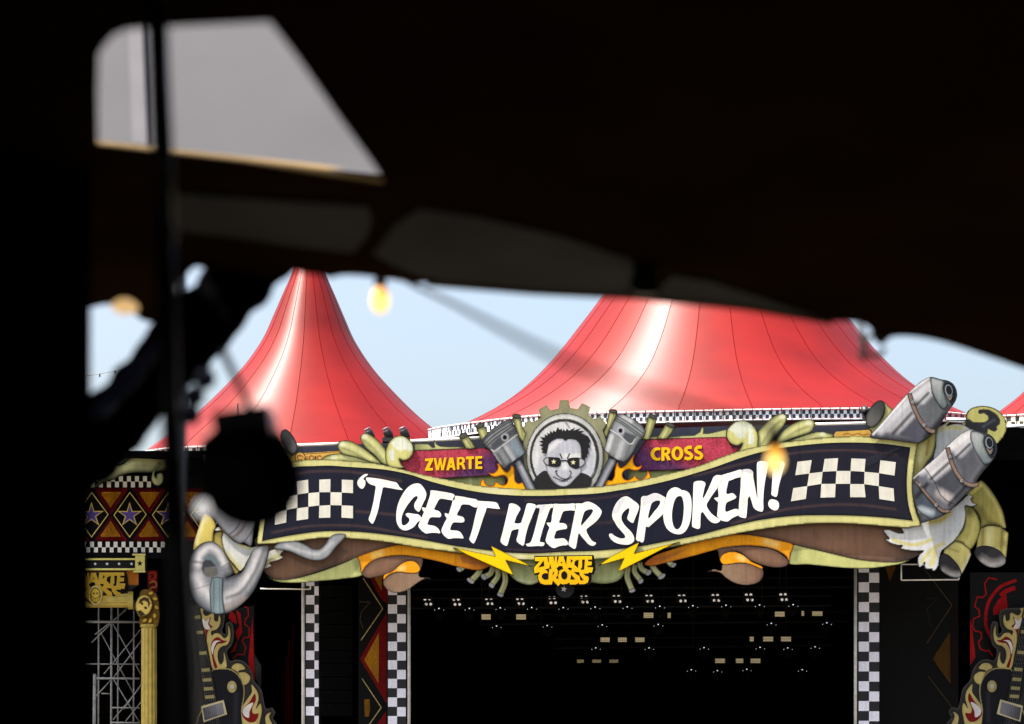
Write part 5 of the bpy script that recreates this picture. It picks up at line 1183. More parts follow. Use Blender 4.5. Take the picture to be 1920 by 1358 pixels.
board("portrait_medal", ell(269.5, 1135.5, 16.8, 21, 8), cd - 0.30, [('base', (208, 186, 110)), ('rim', (50, 42, 22), 1.6), ('line', (90, 76, 40), ell(269.5, 1135.5, 14.5, 18.4, 8), 1),
      ('fill', (72, 62, 40), [(259, 1132), (262, 1124), (270, 1119), (279, 1122), (282, 1132), (278, 1140), (277, 1130), (270, 1126), (263, 1131)], 0.8), ('fill', (56, 48, 30), ell(266, 1132, 3.2, 2.6, 30, 8), 0.5), ('fill', (56, 48, 30), ell(273, 1140, 3.2, 2.6, 30, 8), 0.5), ('fill', (72, 62, 40), [(256, 1146), (264, 1144), (274, 1154), (264, 1155)], 0.8)], t, thick=0.06, res=1.2, k=KS)
t = thing("gold_crossbeam", W(205, 1141, DW(200, 1100)), "horizontal fluted gold beam running behind the dim yellow logo", "beam")
a, b = W(100, 1126, DW(172, 0) - 0.2), W(247, 1126, DW(247, 0) - 0.2)
fl = MB()
n = 40
v, f = [], []
ax = (b - a).normalized(); u_ = Vector((0, 0, 1)); w_ = ax.cross(u_)
for p in (a, b):
    for k in range(n):
        g = 2 * math.pi * k / n
        v.append(p + (u_ * math.cos(g) + w_ * math.sin(g)) * 0.23 * (1 - 0.1 * (k % 4 in (1, 2))))
for k in range(n):
    f.append((k, (k + 1) % n, n + (k + 1) % n, n + k))
obj("fluted_beam", v, f, GOLDM, t)
MB().tube([b - ax * 0.12, b + ax * 0.05], 0.29, 16).build("end_collar", GOLDM, t)
ro = board("red_scroll_panel", CO([(482,165),(560,165),(560,330),(520,350),(482,300)]), DWo(0.0), [('base', (92, 26, 22)), ('line', (176, 60, 36), spline(CO([(490,190),(530,180),(545,210),(520,240),(495,225),(505,205)]), 2, False), 2.4), ('line', (186, 120, 60), spline(CO([(500,260),(540,250),(550,290),(510,300),(500,330)]), 2, False), 2.2)], thick=0.03, res=1.6, smooth=False, k=KS)
_props(ro, "narrow red panel with curling ornament right of the gold capital", "panel")
SCAF = mat("weathered_scaffold_tube", (0.20, 0.205, 0.22), rough=0.5, spec=0.3, noise=0.3, scale=10)
# scaffold of the wing
t = thing("scaffold_tower", W(225, 1440, 63.2), "bare galvanised scaffold with crossed braces beside the gold column", "scaffold")
def pole(pts, d, r=0.028, name="standard"):
    MB().tube([W(x, y, d) for x, y in pts], r, 8).build(name, SCAF, t, smooth=True)
for x, d, r in ((209.3, 65.2, 0.035), (185.4, 66.0, 0.028), (221.8, 66.6, 0.028), (251.3, 65.8, 0.028)):
    pole([(x, 1125), (x - 1.0, 1440)], d, r)
pole([(177.8, 1264), (176.0, 1440)], 64.0, 0.055, "front_post")
for y, d, r, x0 in ((1165.90, 65.10, 0.04, 120), (1245, 65.16, 0.022, 120), (1272, 65.10, 0.035, 178), (1327, 65.10, 0.024, 208), (1355, 65.10, 0.03, 208), (1300.5, 65.30, 0.02, 190)):
    pole([(x0, y), (262 if y != 1300.5 else 208, y + 0.6)], d, r, "ledger")
for x0, y0, x1, y1, d in ((172, 1205, 240, 1138, 65.35), (195, 1264, 264, 1180, 65.40), (212, 1272, 266, 1200, 65.20), (178, 1308, 209, 1274, 65.30), (212, 1170, 264, 1264, 65.50), (232, 1330, 266, 1282, 65.20), (236, 1352, 266, 1315, 65.30), (213, 1274, 262, 1355, 65.60),
                          (186, 1180, 250, 1300, 66.10), (178, 1190, 236, 1145, 65.90), (212, 1350, 262, 1290, 66.10)):
    pole([(x0, y0), (x1, y1)], d, 0.02, "brace")

# ------------------------------------------------------------------ chequered columns and posts, deep under the roof
DC = 63.0
SPECK = paint_material('speckled_white_print', rough=0.6, dirt=0.12, streak=0.08, speck=0.18)
def check_col(x0, x1, ytop, pitch, xm, d, label, skew=0.0, shade=1):
    t = thing("checkered_column", W((x0 + x1) / 2, 1440, d), label, "column", "navy and white checkered columns at the stage opening")
    zt, zb = W(0, 1050, d).z, 1.5
    xa, xb = W(x0, 0, d).x, W(x1, 0, d).x
    MB().box(((xa + xb) / 2 , d + 0.35, (zt + zb) / 2), (xb - xa, 0.66, zt - zb)).build("core", mat("navy_column_paint", lin((12, 12, 34), 0.8), rough=0.6), t)
    i = 0
    y = ytop
    while y < 1440:
        for k in range(2):
            if (i + k) % 2 == 0:
                xl, xr = (x0 + 0.6, xm) if k == 0 else (xm, x1 - 0.6)
                yy = y + (0.7 if k else 0)
                board("white_square", [(xl, yy), (xr, yy), (xr, yy + pitch), (xl, yy + pitch)], d, [('base', (236, 236, 255))], t, thick=0.012, smooth=False, m=SPECK, k=0.9)
        i += 1
        y += pitch
    return t
check_col(727, 761.5, 1098.5, 17.45, 744.5, DC, "navy and white checkered column left of the stage opening, beside a grey post")
check_col(1609.5, 1649, 1055, 18.55, 1629.5, DC, "navy and white checkered column right of the stage opening, beside a grey post")
check_col(573, 598, 1081.5, 17.35, 589.5, DC, "narrow checkered column furthest left, between the horn and the dark speakers")
def post(px, wpx, d, label):
    t = thing("grey_post", W(px, 1440, d), label, "post", "plain grey posts beside the checkered columns")
    r = wpx * d / FPX / 2
    MB().tube([W(px, 1440, d), W(px, 1055, d)], r, 12).build("tube", GREYPAINT, t, smooth=True)
    for y in (1177, 1300):
        MB().tube([W(px, y, d), W(px, y + 2, d)], r * 1.12, 12).build("joint_ring", GREYPAINT, t)
post(767, 6, DC, "grey post between the left checkered column and the stage opening")
post(1604, 6, DC, "grey post between the stage opening and the right checkered column")
post(568.5, 6.5, DC, "grey post left of the narrow checkered column")
# red and gold side panels inside the opening
def side_panel(pts_list, base, d, label, dark=1.0):
    t = thing("diamond_panel", base_of(base, d), label, "panel", "red and gold panels inside the stage opening")
    board("panel_board", base, d + 0.006, [('base', (8, 7, 9))], t, thick=0.04, smooth=False)
    for i_, (nm, p, c) in enumerate(pts_list):
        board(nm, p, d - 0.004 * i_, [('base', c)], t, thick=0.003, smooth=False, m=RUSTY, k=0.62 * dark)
G5, G6 = T(560, 1080, 4.8833), T(1540, 1040, 4.2714)
side_panel([("red_field", G5([(640,0),(815,0),(815,260),(760,220)]), (150, 10, 24)), ("red_field", G5([(808,330),(805,1170),(560,760)]), (150, 10, 24)), ("red_field", G5([(800,1240),(800,1400),(690,1400)]), (150, 10, 24)),
            ("gold_triangle", G5([(690,10),(765,0),(760,140)]), (206, 150, 40)), ("gold_triangle", G5([(735,520),(732,985),(600,770)]), (206, 150, 40)),
            ("diamond_line", strokeband(G5([(590,20),(770,300),(570,590)]), 1.6, True), (226, 206, 150)), ("diamond_line", strokeband(G5([(580,940),(756,1205),(640,1370)]), 1.6, True), (226, 206, 150)),
            ("star_point", strokeband(G5([(555,238),(655,240),(575,330),(560,400),(590,480)]), 1.0, True), (120, 112, 96)), ("gold_mark", G5([(600,1130),(650,1130),(655,1230),(640,1290),(605,1290)]), (150, 110, 30))],
           [(672, 1060), (727, 1060), (727, 1400), (672, 1400)], DC + 0.6, "dark red panel with a gold triangle left of the left checkered column")
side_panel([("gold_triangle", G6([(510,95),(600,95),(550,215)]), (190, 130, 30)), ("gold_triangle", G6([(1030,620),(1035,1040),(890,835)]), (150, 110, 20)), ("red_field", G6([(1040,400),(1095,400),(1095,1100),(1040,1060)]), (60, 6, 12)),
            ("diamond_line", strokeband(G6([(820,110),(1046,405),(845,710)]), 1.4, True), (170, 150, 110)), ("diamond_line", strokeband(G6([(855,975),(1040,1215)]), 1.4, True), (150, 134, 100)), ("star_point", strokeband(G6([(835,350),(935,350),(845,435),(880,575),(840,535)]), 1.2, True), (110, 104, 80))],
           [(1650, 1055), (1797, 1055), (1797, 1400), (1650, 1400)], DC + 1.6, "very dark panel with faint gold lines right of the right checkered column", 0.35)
# line arrays
LA = mat("black_speaker_grille", (0.002, 0.002, 0.0022), rough=0.8, spec=0.05)
PINM = mat("worn_pin_steel", (0.03, 0.03, 0.03), rough=0.6, spec=0.1)
def line_array(x0, x1, d, label):
    t = thing("line_array", W((x0 + x1) / 2, 1440, d), label, "speaker array", "hanging black speaker columns")
    for i in range(10):
        y = 1098 + i * 24.6
        a, b = W(x0, y, d), W(x1, y + 23, d)
        g = MB().box(((a.x + b.x) / 2, d + 0.3, (a.z + b.z) / 2), (b.x - a.x, 0.6, a.z - b.z)).build("cabinet", LA, t)
        for k in (0.3, 0.68):
            p = W(x0 + (x1 - x0) * k, y + 2, d - 0.01)
            MB().box(p, (0.035, 0.02, 0.025)).build("rigging_pin", PINM, g)
line_array(600, 660, DC + 1.4, "black hanging speaker column behind the narrow checkered column")
line_array(1655, 1712, DC + 2.4, "black hanging speaker column right of the right checkered column")
# open rectangular tube frames
def tube_frame(pts, d, label, closed):
    t = thing("tube_frame", base_of(pts, d), label, "frame", "thin white tube frames below the drapery")
    p = pts + [pts[0]] if closed else pts
    for i in range(len(p) - 1):
        MB().tube([W(*p[i], d), W(*p[i + 1], d)], 0.022, 8).build("tube", WHITEPOLE, t, smooth=True)
tube_frame([(1690, 1058), (1690, 1088), (1798, 1087), (1798, 1060)], 61.2, "thin white rectangular tube frame at the lower right", True)
tube_frame([(488, 1104), (582, 1105), (582, 1094)], 61.0, "thin white tube below the brown drapery at the lower left", False)

# ------------------------------------------------------------------ guitars and cog panels
G_ = T(350, 1130, 5.955)
GX = 1147.4
def guitar(side):
    f = (lambda p: mirror(G_(p), GX, -1)) if side else (lambda p: G_(p))
    d = 64.6 if side else 64.5
    t = thing("guitar_cutout", base_of(f([(60, 100), (1010, 1700)]), d), "black electric guitar board with cream flames, %s" % ("right edge of the photo" if side else "left, below the silver horn"), "guitar", "black flame guitar boards")
    board("outline_board", f([(40,40),(160,60),(410,100),(412,260),(392,320),(432,358),(438,300),(440,235),(480,212),(510,240),(523,300),(522,400),(492,490),(452,530),(480,650),(560,638),(640,660),(722,762),(750,870),(830,970),(872,1150),(892,1188),(950,1172),(988,1230),(962,1290),(1010,1358),(1060,1700),(0,1700),(60,1200),(90,700)]), d, [('base', (66, 64, 64)), ('edge', (110, 108, 106), 1.6, 0.6)], t, thick=0.06, res=4, k=0.8)
    board("body", f([(290,748),(400,733),(500,748),(590,820),(640,930),(642,1060),(622,1180),(650,1300),(670,1700),(60,1700),(120,1300),(210,1100)]), d - 0.02, [('base', (36, 38, 48)), ('fill', (66, 66, 76), f([(530,1000),(575,1000),(570,1350),(520,1350)]), 3, 0.7), ('rim', (206, 196, 140), 1.3)], t, thick=0.012, res=2.2, k=0.8)
    CRM = (208, 194, 136)
    for nm, p in (("flame", [(150,68),(190,75),(180,108),(210,150),(260,132),(285,118),(302,128),(310,200),(345,210),(362,140),(378,180),(370,250),(330,300),(272,322),(282,370),(312,345),(370,350),(420,398),(458,370),(466,260),(487,330),(480,420),(450,472),(390,492),(352,540),(350,640),(380,692),(412,650),(415,558),(440,640),(442,722),(380,738),(300,747),(250,560),(210,350)]),
                  ("flame", [(725,918),(790,1000),(802,1080),(775,1185),(822,1128),(838,1200),(822,1300),(780,1420),(650,1420),(610,1250),(612,1180),(690,1060),(728,1000)]),
                  ("flame", [(500,730),(540,685),(610,688),(652,740),(580,762),(572,780),(650,780),(708,830),(692,890),(636,922),(600,830),(560,770)]),
                  ("flame", [(878,1280),(905,1240),(940,1228),(922,1270),(932,1310),(960,1380),(900,1380)])):
        board(nm, f(p), d - 0.026, [('base', CRM), ('edge', (170, 154, 100), 2, 0.5)], t, thick=0.008, res=2.4, k=0.8)
    for p in ([(160,100),(180,190),(230,200),(272,160),(252,240),(290,270),(250,302),(230,350),(228,420),(205,310)], [(270,480),(300,410),(350,385),(400,420),(452,430),(400,456),(350,462),(312,520),(302,600),(342,730),(320,738),(282,600)], [(760,1018),(772,1090),(732,1180),(742,1240),(802,1240),(762,1330),(690,1332),(620,1262),(620,1200),(700,1110)]):
        board("red_flame", f(p), d - 0.032, (142, 34, 34), t, thick=0.006, k=0.8)
    for p in ([(175,180),(215,207),(255,180),(240,240),(266,290),(222,302),(190,262)], [(290,580),(274,500),(310,430),(382,430),(340,442),(306,500)], [(742,1118),(702,1220),(692,1287),(640,1262),(624,1210),(660,1158)]):
        board("white_flame", f(p), d - 0.038, (232, 228, 228), t, thick=0.005, k=0.8)
    neck = [(62,30),(142,30),(345,1110),(200,1150),(150,860),(100,400)]
    nk = board("neck", f(neck), d - 0.045, [('base', (34, 34, 42))], t, thick=0.018, smooth=False, k=0.8)
    def across(y, a, b):
        l = 62 + (y - 30) * (200 - 62) / 1120
        r = 142 + (y - 30) * (345 - 142) / 1080
        return (l + (r - l) * a, y - 10 * a), (l + (r - l) * b, y - 10 * b)
    for y in (150, 320, 550, 740, 850, 950, 1040):
        p, q = across(y, 0.1, 0.82)
        board("fret_inlay", f([p, q, (q[0] + 6, q[1] + 36), (p[0] + 5, p[1] + 36)]), d - 0.049, (176, 168, 118), nk, thick=0.003, smooth=False, k=0.8)
    y = 60
    while y < 1130:
        p, q = across(y, 0.02, 0.98)
        board("fret", f(strokeband([p, q], 0.7)), d - 0.052, (150, 150, 150), nk, thick=0.003, smooth=False, k=0.8)
        y += 62 - y * 0.025
    for i in range(6):
        a = 0.12 + i * 0.155
        l0, l1 = 62 + 80 * a, 200 + 145 * a
        board("string", f(strokeband([(l0, 30), (l1, 1140), (l1 + 40, 1400)], 0.62)), d - 0.085, (214, 212, 206), t, thick=0.004, smooth=False, k=0.8)
    pk = board("pickup_frame", f([(160,1160),(412,1088),(452,1248),(190,1337)]), d - 0.06, (212, 204, 168), t, thick=0.02, smooth=False, k=0.8)
    board("pickup", f([(178,1180),(396,1112),(420,1240),(200,1318)]), d - 0.075, [('base', (96, 96, 106)), ('grad', (146, 146, 156), f([(200, 1250)])[0], f([(410, 1170)])[0])], pk, thick=0.014, res=2.4, smooth=False, k=0.8)
    kn = board("volume_knob", f(ell(506, 941, 54, 67, 0, 22)), d - 0.05, [('base', (196, 188, 140)), ('line', (140, 132, 90), f(ell(506, 941, 38, 48, 0, 22)), 1.0), ('edge', (130, 122, 84), 2, 0.7)], t, thick=0.03, res=1.6, k=0.8)
    board("knob_cap", f(ell(506, 941, 20, 24, 0, 14)), d - 0.06, (206, 202, 196), kn, thick=0.01, k=0.8)
    # board with red cog wheel behind the guitar
    dz = d + 0.5
    t2 = thing("cog_panel", base_of(f([(430, 100), (840, 1000)]), dz), "black board with red painted cog wheel, behind the %s guitar" % ("right" if side else "left"), "panel", "red cog boards behind the guitars")
    if side:
        R7 = T(1790, 1030, 4.1385)
        board("panel_board", R7([(120,180),(640,180),(640,1200),(120,1200)]), dz, [('base', (44, 42, 46))], t2, thick=0.04, smooth=False, k=0.7)
        parts = [("cog_outline", strokeband(R7([(330,235),(265,222),(232,265),(245,350),(215,375),(175,370),(155,445),(190,470),(192,520),(145,540),(140,600),(155,632),(205,645),(210,690),(185,720),(200,775),(245,790),(265,785),(295,830)]), 2.4, True)), ("red_ring", strokeband(R7([(480,240),(360,290),(280,380),(245,480),(245,600),(290,700),(330,760)]), 6)),
                 ("red_ring", strokeband(R7([(470,300),(400,325),(355,360)]), 8)), ("red_disc", R7([(400,345),(340,390),(300,460),(300,510),(360,505),(380,590),(360,590),(420,560)])), ("red_stripe", R7([(120,540),(135,600),(160,840),(120,900)]))]
    else:
        board("panel_board", G_([(420,90),(755,30),(755,560),(832,700),(832,960),(700,1000),(420,700)]), dz, [('base', (40, 40, 44))], t2, thick=0.04, smooth=False, k=0.7)
        parts = [("cog_outline", strokeband(G_([(640,45),(685,60),(690,150),(655,185),(650,240),(700,285),(700,385),(640,395),(620,430),(660,500),(640,580),(560,580),(520,630)]), 1.8, True)), ("red_spike", G_([(490,80),(545,150),(560,240),(500,210),(465,170)])), ("red_spike", G_([(550,80),(600,120),(620,330),(570,430),(545,330),(590,260)])), ("red_spike", G_([(570,420),(520,520),(480,560),(540,540)])),
                 ("red_stripe", G_([(735,150),(748,560),(760,880),(700,770),(690,640)])), ("grey_wedge", G_([(760,600),(830,700),(830,960),(760,830)]))]
    for nm, p in parts:
        board(nm, p, dz - 0.01, (66, 66, 66) if "grey" in nm else (176, 32, 38), t2, thick=0.008, smooth=False, k=1.2, m=RUSTY)
guitar(0)
guitar(1)
rs = thing("red_drape", W(543, 1440, 66), "narrow strip of red stage cloth left of the narrow checkered column", "drape")
rc = mat("red_stage_cloth", (0.030, 0.0006, 0.001), rough=0.9, spec=0.0)
for k, (x, w) in enumerate(((536, 4), (541, 5), (547, 4))):
    MB().tube([W(x, 1440, 66 + 0.1 * k), W(x + 2, 1230 - 30 * k, 66 + 0.1 * k)], [w * 0.009, w * 0.007], 8).build("fold", rc, rs, smooth=True)

# ------------------------------------------------------------------ stage lights
DARKM = mat("matt_black_rigging", (0.005, 0.005, 0.0055), rough=0.6, spec=0.15)
def lampmat(name, c, s):
    return mat(name, c, rough=0.3, emit=c, estr=s, noise=0.02)
BLIND = lampmat("blinder_reflector", (0.95, 0.86, 0.80), 0.18)
LEDW = lampmat("white_status_lamp", (0.75, 0.82, 1.0), 0.35)
BARS = lampmat("warm_lamp_bar", (0.80, 0.68, 0.42), 0.075)
BARD = lampmat("dim_warm_lamp_bar", (0.80, 0.68, 0.42), 0.012)
DLT = 67.0
GB = "four lamp blinders along the top truss"
proto = None
def make_blinder(px, py):
    t = thing("blinder_light", W(px, py + 12, DLT), "", "stage light", GB)
    MB().box(W(px + 1, py, DLT + 0.12), (0.36, 0.14, 0.36)).build("housing", DARKM, t)
    MB().tube([W(px + 1, py - 11, DLT + 0.12), W(px + 1, py - 19, DLT + 0.12)], 0.02, 6).build("hanger", DARKM, t)
    for dx, dy in ((-4.2, -4.6), (4.4, -4.9), (-1.8, 4.7), (6.8, 4.7)):
        MB().lathe(W(px + dx, py + dy, DLT), (0.35, -1, -0.35), [(0, 0.042), (0.03, 0.047), (0.05, 0.04), (0.06, 0.018)], 12).build("lamp", BLIND, t, smooth=True)
    return t
BX = [(800.6, 1128), (854.6, 1128.5), (915.8, 1127), (974, 1127), (1034.5, 1125.5), (1094.2, 1124), (1155, 1123), (1216, 1122.5), (1277.5, 1122), (1340.5, 1121), (1403, 1120), (1467.5, 1119.5)]
order = ["leftmost four lamp blinder, next to the grey post", "second four lamp blinder from the left on the top truss", "third four lamp blinder from the left, below the left tail pipes", "four lamp blinder just left of the yellow logo", "four lamp blinder below the left half of the yellow logo", "four lamp blinder below the right half of the yellow logo",
         "four lamp blinder just right of the yellow logo, left of the right tail pipes", "four lamp blinder below the right tail pipes", "fourth four lamp blinder from the right on the top truss", "third four lamp blinder from the right, left of the brown leaf", "second four lamp blinder from the right, below the brown leaf", "rightmost four lamp blinder on the top truss"]
for i, (x, y) in enumerate(BX):
    o = make_blinder(*BX[0]) if i == 0 else copy_tree(proto, W(x, y, DLT) - W(*BX[0], DLT))
    if i == 0: proto = o
    o["label"] = order[i]
# trusses carrying the lights
for j, (y, d, x0, x1) in enumerate(((1105, 67.2, 772, 1600), (1140, 66.6, 772, 1560), (1170, 69.5, 900, 1590), (1215, 71, 1040, 1560))):
    t = thing("lighting_truss", W((x0 + x1) / 2, y, d), ["black lighting truss carrying the four lamp blinders", "black lighting truss of the first row of moving heads", "black lighting truss with the upper lamp bars", "black lighting truss deepest in the stage with dim lamp bars"][j], "truss", "black trusses inside the stage")
    for dy, dz in ((0, 0), (0, 0.35), (-0.33, 0.17)):
        a, b = W(x0, y, d), W(x1, y - 5, d)
        MB().tube([a + Vector((0, dz, -dy)), b + Vector((0, dz, -dy))], 0.028, 6).build("chord", DARKM, t)
    k = MB()
    m_ = int((x1 - x0) / 22)
    for q in range(m_):
        a = W(x0 + (x1 - x0) * q / m_, y - 5 * q / m_, d); b = W(x0 + (x1 - x0) * (q + 1) / m_, y - 5 * (q + 1) / m_, d)
        k.tube([a, (a + b) / 2 + Vector((0, 0.17, 0.33))], 0.012, 4).tube([(a + b) / 2 + Vector((0, 0.17, 0.33)), b], 0.012, 4)
    k.build("lattice", DARKM, t, kind="stuff")
    for q in range(3):
        p = W(x0 + (x1 - x0) * (q + 0.5) / 3, y, d)
        MB().tube([p, (p.x, p.y, 11.6)], 0.02, 6).build("hoist_chain", DARKM, t)
# moving heads inside
HEADM = mat("moving_head_shell", (0.004, 0.004, 0.0045), rough=0.6, spec=0.05)
mh0 = None
MHP = [(823, 1141, 66.4), (880, 1141, 66.4), (938, 1140, 66.4), (997, 1139.5, 66.4), (1056, 1139.5, 66.4), (1115.7, 1138.5, 66.4), (1176, 1138, 66.4), (1237, 1137, 66.4), (1299, 1136, 66.4), (1361, 1135, 66.4), (1424, 1134.5, 66.4), (1487, 1134, 66.4),
       (931, 1174, 69), (1026, 1173, 69), (1129, 1172, 69), (1234, 1171, 69), (1446, 1169, 69), (1550, 1168, 69), (1117, 1215, 71), (1217, 1215, 71), (1320, 1214.5, 71), (1425, 1214, 71), (1477, 1215, 71), (1528, 1213, 71),
       (1296, 1256, 73), (1400, 1255, 73), (1504, 1256, 73), (1345, 1257.5, 73)]
def make_head(x, y, d):
    t = thing("moving_head", W(x, y + 16, d), "small black moving head lamp hanging inside the dark stage", "stage light", "moving head lamps inside the stage")
    MB().box(W(x, y + 2, d + 0.1), (0.22, 0.2, 0.10)).build("base", HEADM, t)
    for s in (-1, 1):
        MB().box(W(x + 7 * s, y + 11, d + 0.1), (0.04, 0.14, 0.26)).build("yoke_arm", HEADM, t)
    MB().lathe(W(x, y + 9, d + 0.1), (0.1, -0.3, -1), [(-0.08, 0.05), (0, 0.095), (0.2, 0.085), (0.24, 0.07)], 12).build("head", HEADM, t, smooth=True)
    for q_, r_ in ((0, 0.04), (-8, 0.02), (9, 0.018)):
        MB().box(W(x + q_, y + (3 if q_ else 0), d - 0.02), (r_, 0.02, r_ * 0.8)).build("status_lamp", LEDW, t)
    return t
for i, (x, y, d) in enumerate(MHP):
    if i == 0:
        mh0 = o = make_head(x, y, d)
    else:
        o = copy_tree(mh0, W(x, y, d) - W(*MHP[0]))
    row = 0 if i < 12 else 1 if i < 18 else 2 if i < 24 else 3
    k_ = i - (0, 12, 18, 24)[row] if row < 3 else (0, 2, 3, 1)[i - 24]
    o["label"] = "black moving head lamp, %s from the left in the %s" % (("first", "second", "third", "fourth", "fifth", "sixth", "seventh", "eighth", "ninth", "tenth", "eleventh", "twelfth")[k_],
        ("row under the blinders", "row below the upper bars", "row below the middle bars", "lowest row")[row])
# lamp bars
BARL = [(903, 920, 1152, 1162, 1), (968, 986, 1152, 1162, 1), (1207, 1225, 1149, 1159, 1), (1252, 1257.5, 1149, 1159, 1), (1453, 1471, 1147, 1156.5, 1), (1503, 1507.5, 1146, 1155, 1), (1523, 1542, 1146.5, 1155, 1),
        (1126, 1143, 1195.5, 1204, 1), (1159, 1175, 1195.5, 1204, 1), (1191, 1208.5, 1195.5, 1204, 1), (1406, 1413, 1194, 1203, 1), (1431, 1449.5, 1194, 1203, 1), (1464.5, 1483, 1194, 1203, 1),
        (1082, 1094.6, 1237, 1243, 0), (1110.6, 1127, 1237, 1243, 0), (1143, 1159, 1237, 1243, 0), (1341, 1359, 1235, 1243.5, 1), (1380, 1393.5, 1235, 1243.5, 1), (1407.5, 1425.6, 1235, 1243.5, 1)]
BLAB = ["first row, leftmost", "first row, second from the left", "first row, third from the left", "first row, short, in the middle", "first row, right group, leftmost", "first row, right group, short one", "first row, rightmost",
        "second row, left group, leftmost", "second row, left group, middle", "second row, left group, right", "second row, right group, short one", "second row, right group, middle", "second row, rightmost",
        "third row, dim group, leftmost", "third row, dim group, middle", "third row, dim group, right", "third row, lit group, leftmost", "third row, lit group, short one", "third row, lit group, rightmost"]
for (x0, x1, y0, y1, on), lb in zip(BARL, BLAB):
    d = 68.6 if y0 < 1170 else 70.6 if y0 < 1220 else 72.6
    t = thing("lamp_bar", W((x0 + x1) / 2, y1, d), ("pale warm lamp bar inside the stage, " if on else "dim warm lamp bar inside the stage, ") + lb, "stage light", "warm lamp bars inside the stage")
    a, b = W(x0, y0, d), W(x1, y1, d)
    MB().box(((a.x + b.x) / 2, d + 0.09, (a.z + b.z) / 2), (b.x - a.x + 0.05, 0.14, a.z - b.z + 0.05)).build("housing", DARKM, t)
    h = (a.z - b.z) / 3
    for k in range(3):
        MB().box(((a.x + b.x) / 2, d, a.z - h * (k + 0.5)), (b.x - a.x, 0.03, h * 0.78)).build("tube_row", BARS if on else BARD, t)
# three moving heads on the roof edge
HEADR = mat("roof_lamp_shell", (0.014, 0.014, 0.016), rough=0.4, spec=0.4)
mh_roof = None
for i, (x, y, lb) in enumerate(((689.5, 814, "left"), (724, 813, "middle"), (755, 812, "right"))):
    if mh_roof is None:
        t = thing("roof_moving_head", W(x, y + 16, 60.9), "", "stage light", "black moving heads on the roof edge")
        MB().box(W(x + 3, y + 13, 60.9), (0.32, 0.3, 0.12)).build("base", HEADR, t)
        for s in (-5, 5):
            MB().box(W(x + 3 + s, y + 7, 60.9), (0.05, 0.16, 0.24)).build("yoke_arm", HEADR, t)
        MB().lathe(W(x + 5, y + 4, 60.9), (-0.45, -0.25, 1), [(-0.12, 0.10), (-0.02, 0.135), (0.14, 0.13), (0.2, 0.1)], 14).build("head", HEADR, t, smooth=True)
        MB().lathe(W(x - 0.6, y - 8.2, 60.85), (-0.45, -0.25, 1), [(0, 0.1), (0.03, 0.105), (0.05, 0.08)], 14).build("lens", mat("dark_lens", (0.1, 0.11, 0.13), rough=0.08, spec=0.8), t, smooth=True)
        MB().tube([W(x + 3, y + 16, 60.9), W(x + 3, y + 34, 60.9)], 0.04, 8).build("stand_tube", BLACKMETAL, t)
        mh_roof = t
        o = t
    else:
        o = copy_tree(mh_roof, W(x, y, 60.9) - W(689.5, 814, 60.9))
    o["label"] = "%s of the three black moving heads on the roof edge above the leaf scroll" % lb
mh = thing("roof_camera", W(1623, 812, 60.9), "small black lamp on the roof edge left of the wide pipe mouth", "stage light")
MB().lathe(W(1621, 768, 60.9), (0.3, -0.6, -0.8), [(-0.1, 0.08), (0, 0.12), (0.12, 0.12), (0.16, 0.09)], 12).build("head", HEADR, mh, smooth=True)
MB().tube([W(1621, 770, 61), W(1622, 800, 61)], [0.09, 0.07], 8).build("bracket", HEADR, mh)

# ================================================================== FOREGROUND: the dark tent the photographer stands in
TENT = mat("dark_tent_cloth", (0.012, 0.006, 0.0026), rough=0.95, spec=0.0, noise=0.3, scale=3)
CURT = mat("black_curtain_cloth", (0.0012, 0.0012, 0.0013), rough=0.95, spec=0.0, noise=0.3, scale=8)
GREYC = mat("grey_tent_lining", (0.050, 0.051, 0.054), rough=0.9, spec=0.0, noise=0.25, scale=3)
HEM = mat("ochre_hem", (0.055, 0.040, 0.016), rough=0.9, spec=0.0)
RZ = lambda Y: 2.73 + 0.08 * (4.6 - Y)
def on_roof(px, py):
    s = (HY - py) / FPX
    Y = (2.73 + 0.08 * 4.6 - CZ) / (s + 0.08)
    return ((px - 960) * Y / FPX, Y)
bt = thing("shelter_tent", (0, 1.0, 0), "black silhouetted tent roof framing the whole view from close by", "tent")
edge = [(172, 577), (200, 571), (240, 578), (262, 598), (292, 606), (340, 600), (420, 560), (480, 530), (520, 517), (548, 508), (575, 514), (600, 516), (618, 522), (640, 517), (690, 519), (745, 527), (775, 533), (800, 531), (870, 536), (1000, 546), (1190, 555), (1300, 564),
        (1400, 575), (1550, 602), (1612, 606), (1632, 616), (1640, 640), (1655, 648), (1668, 634), (1700, 631), (1760, 640), (1850, 668), (1920, 692), (2060, 738)]
out = [on_roof(*p) for p in spline(edge, 12, False)]
loop = [(-4.2, out[0][1])] + out + [(4.5, out[-1][1] + 0.2), (4.5, -4.5), (-4.2, -4.5)]
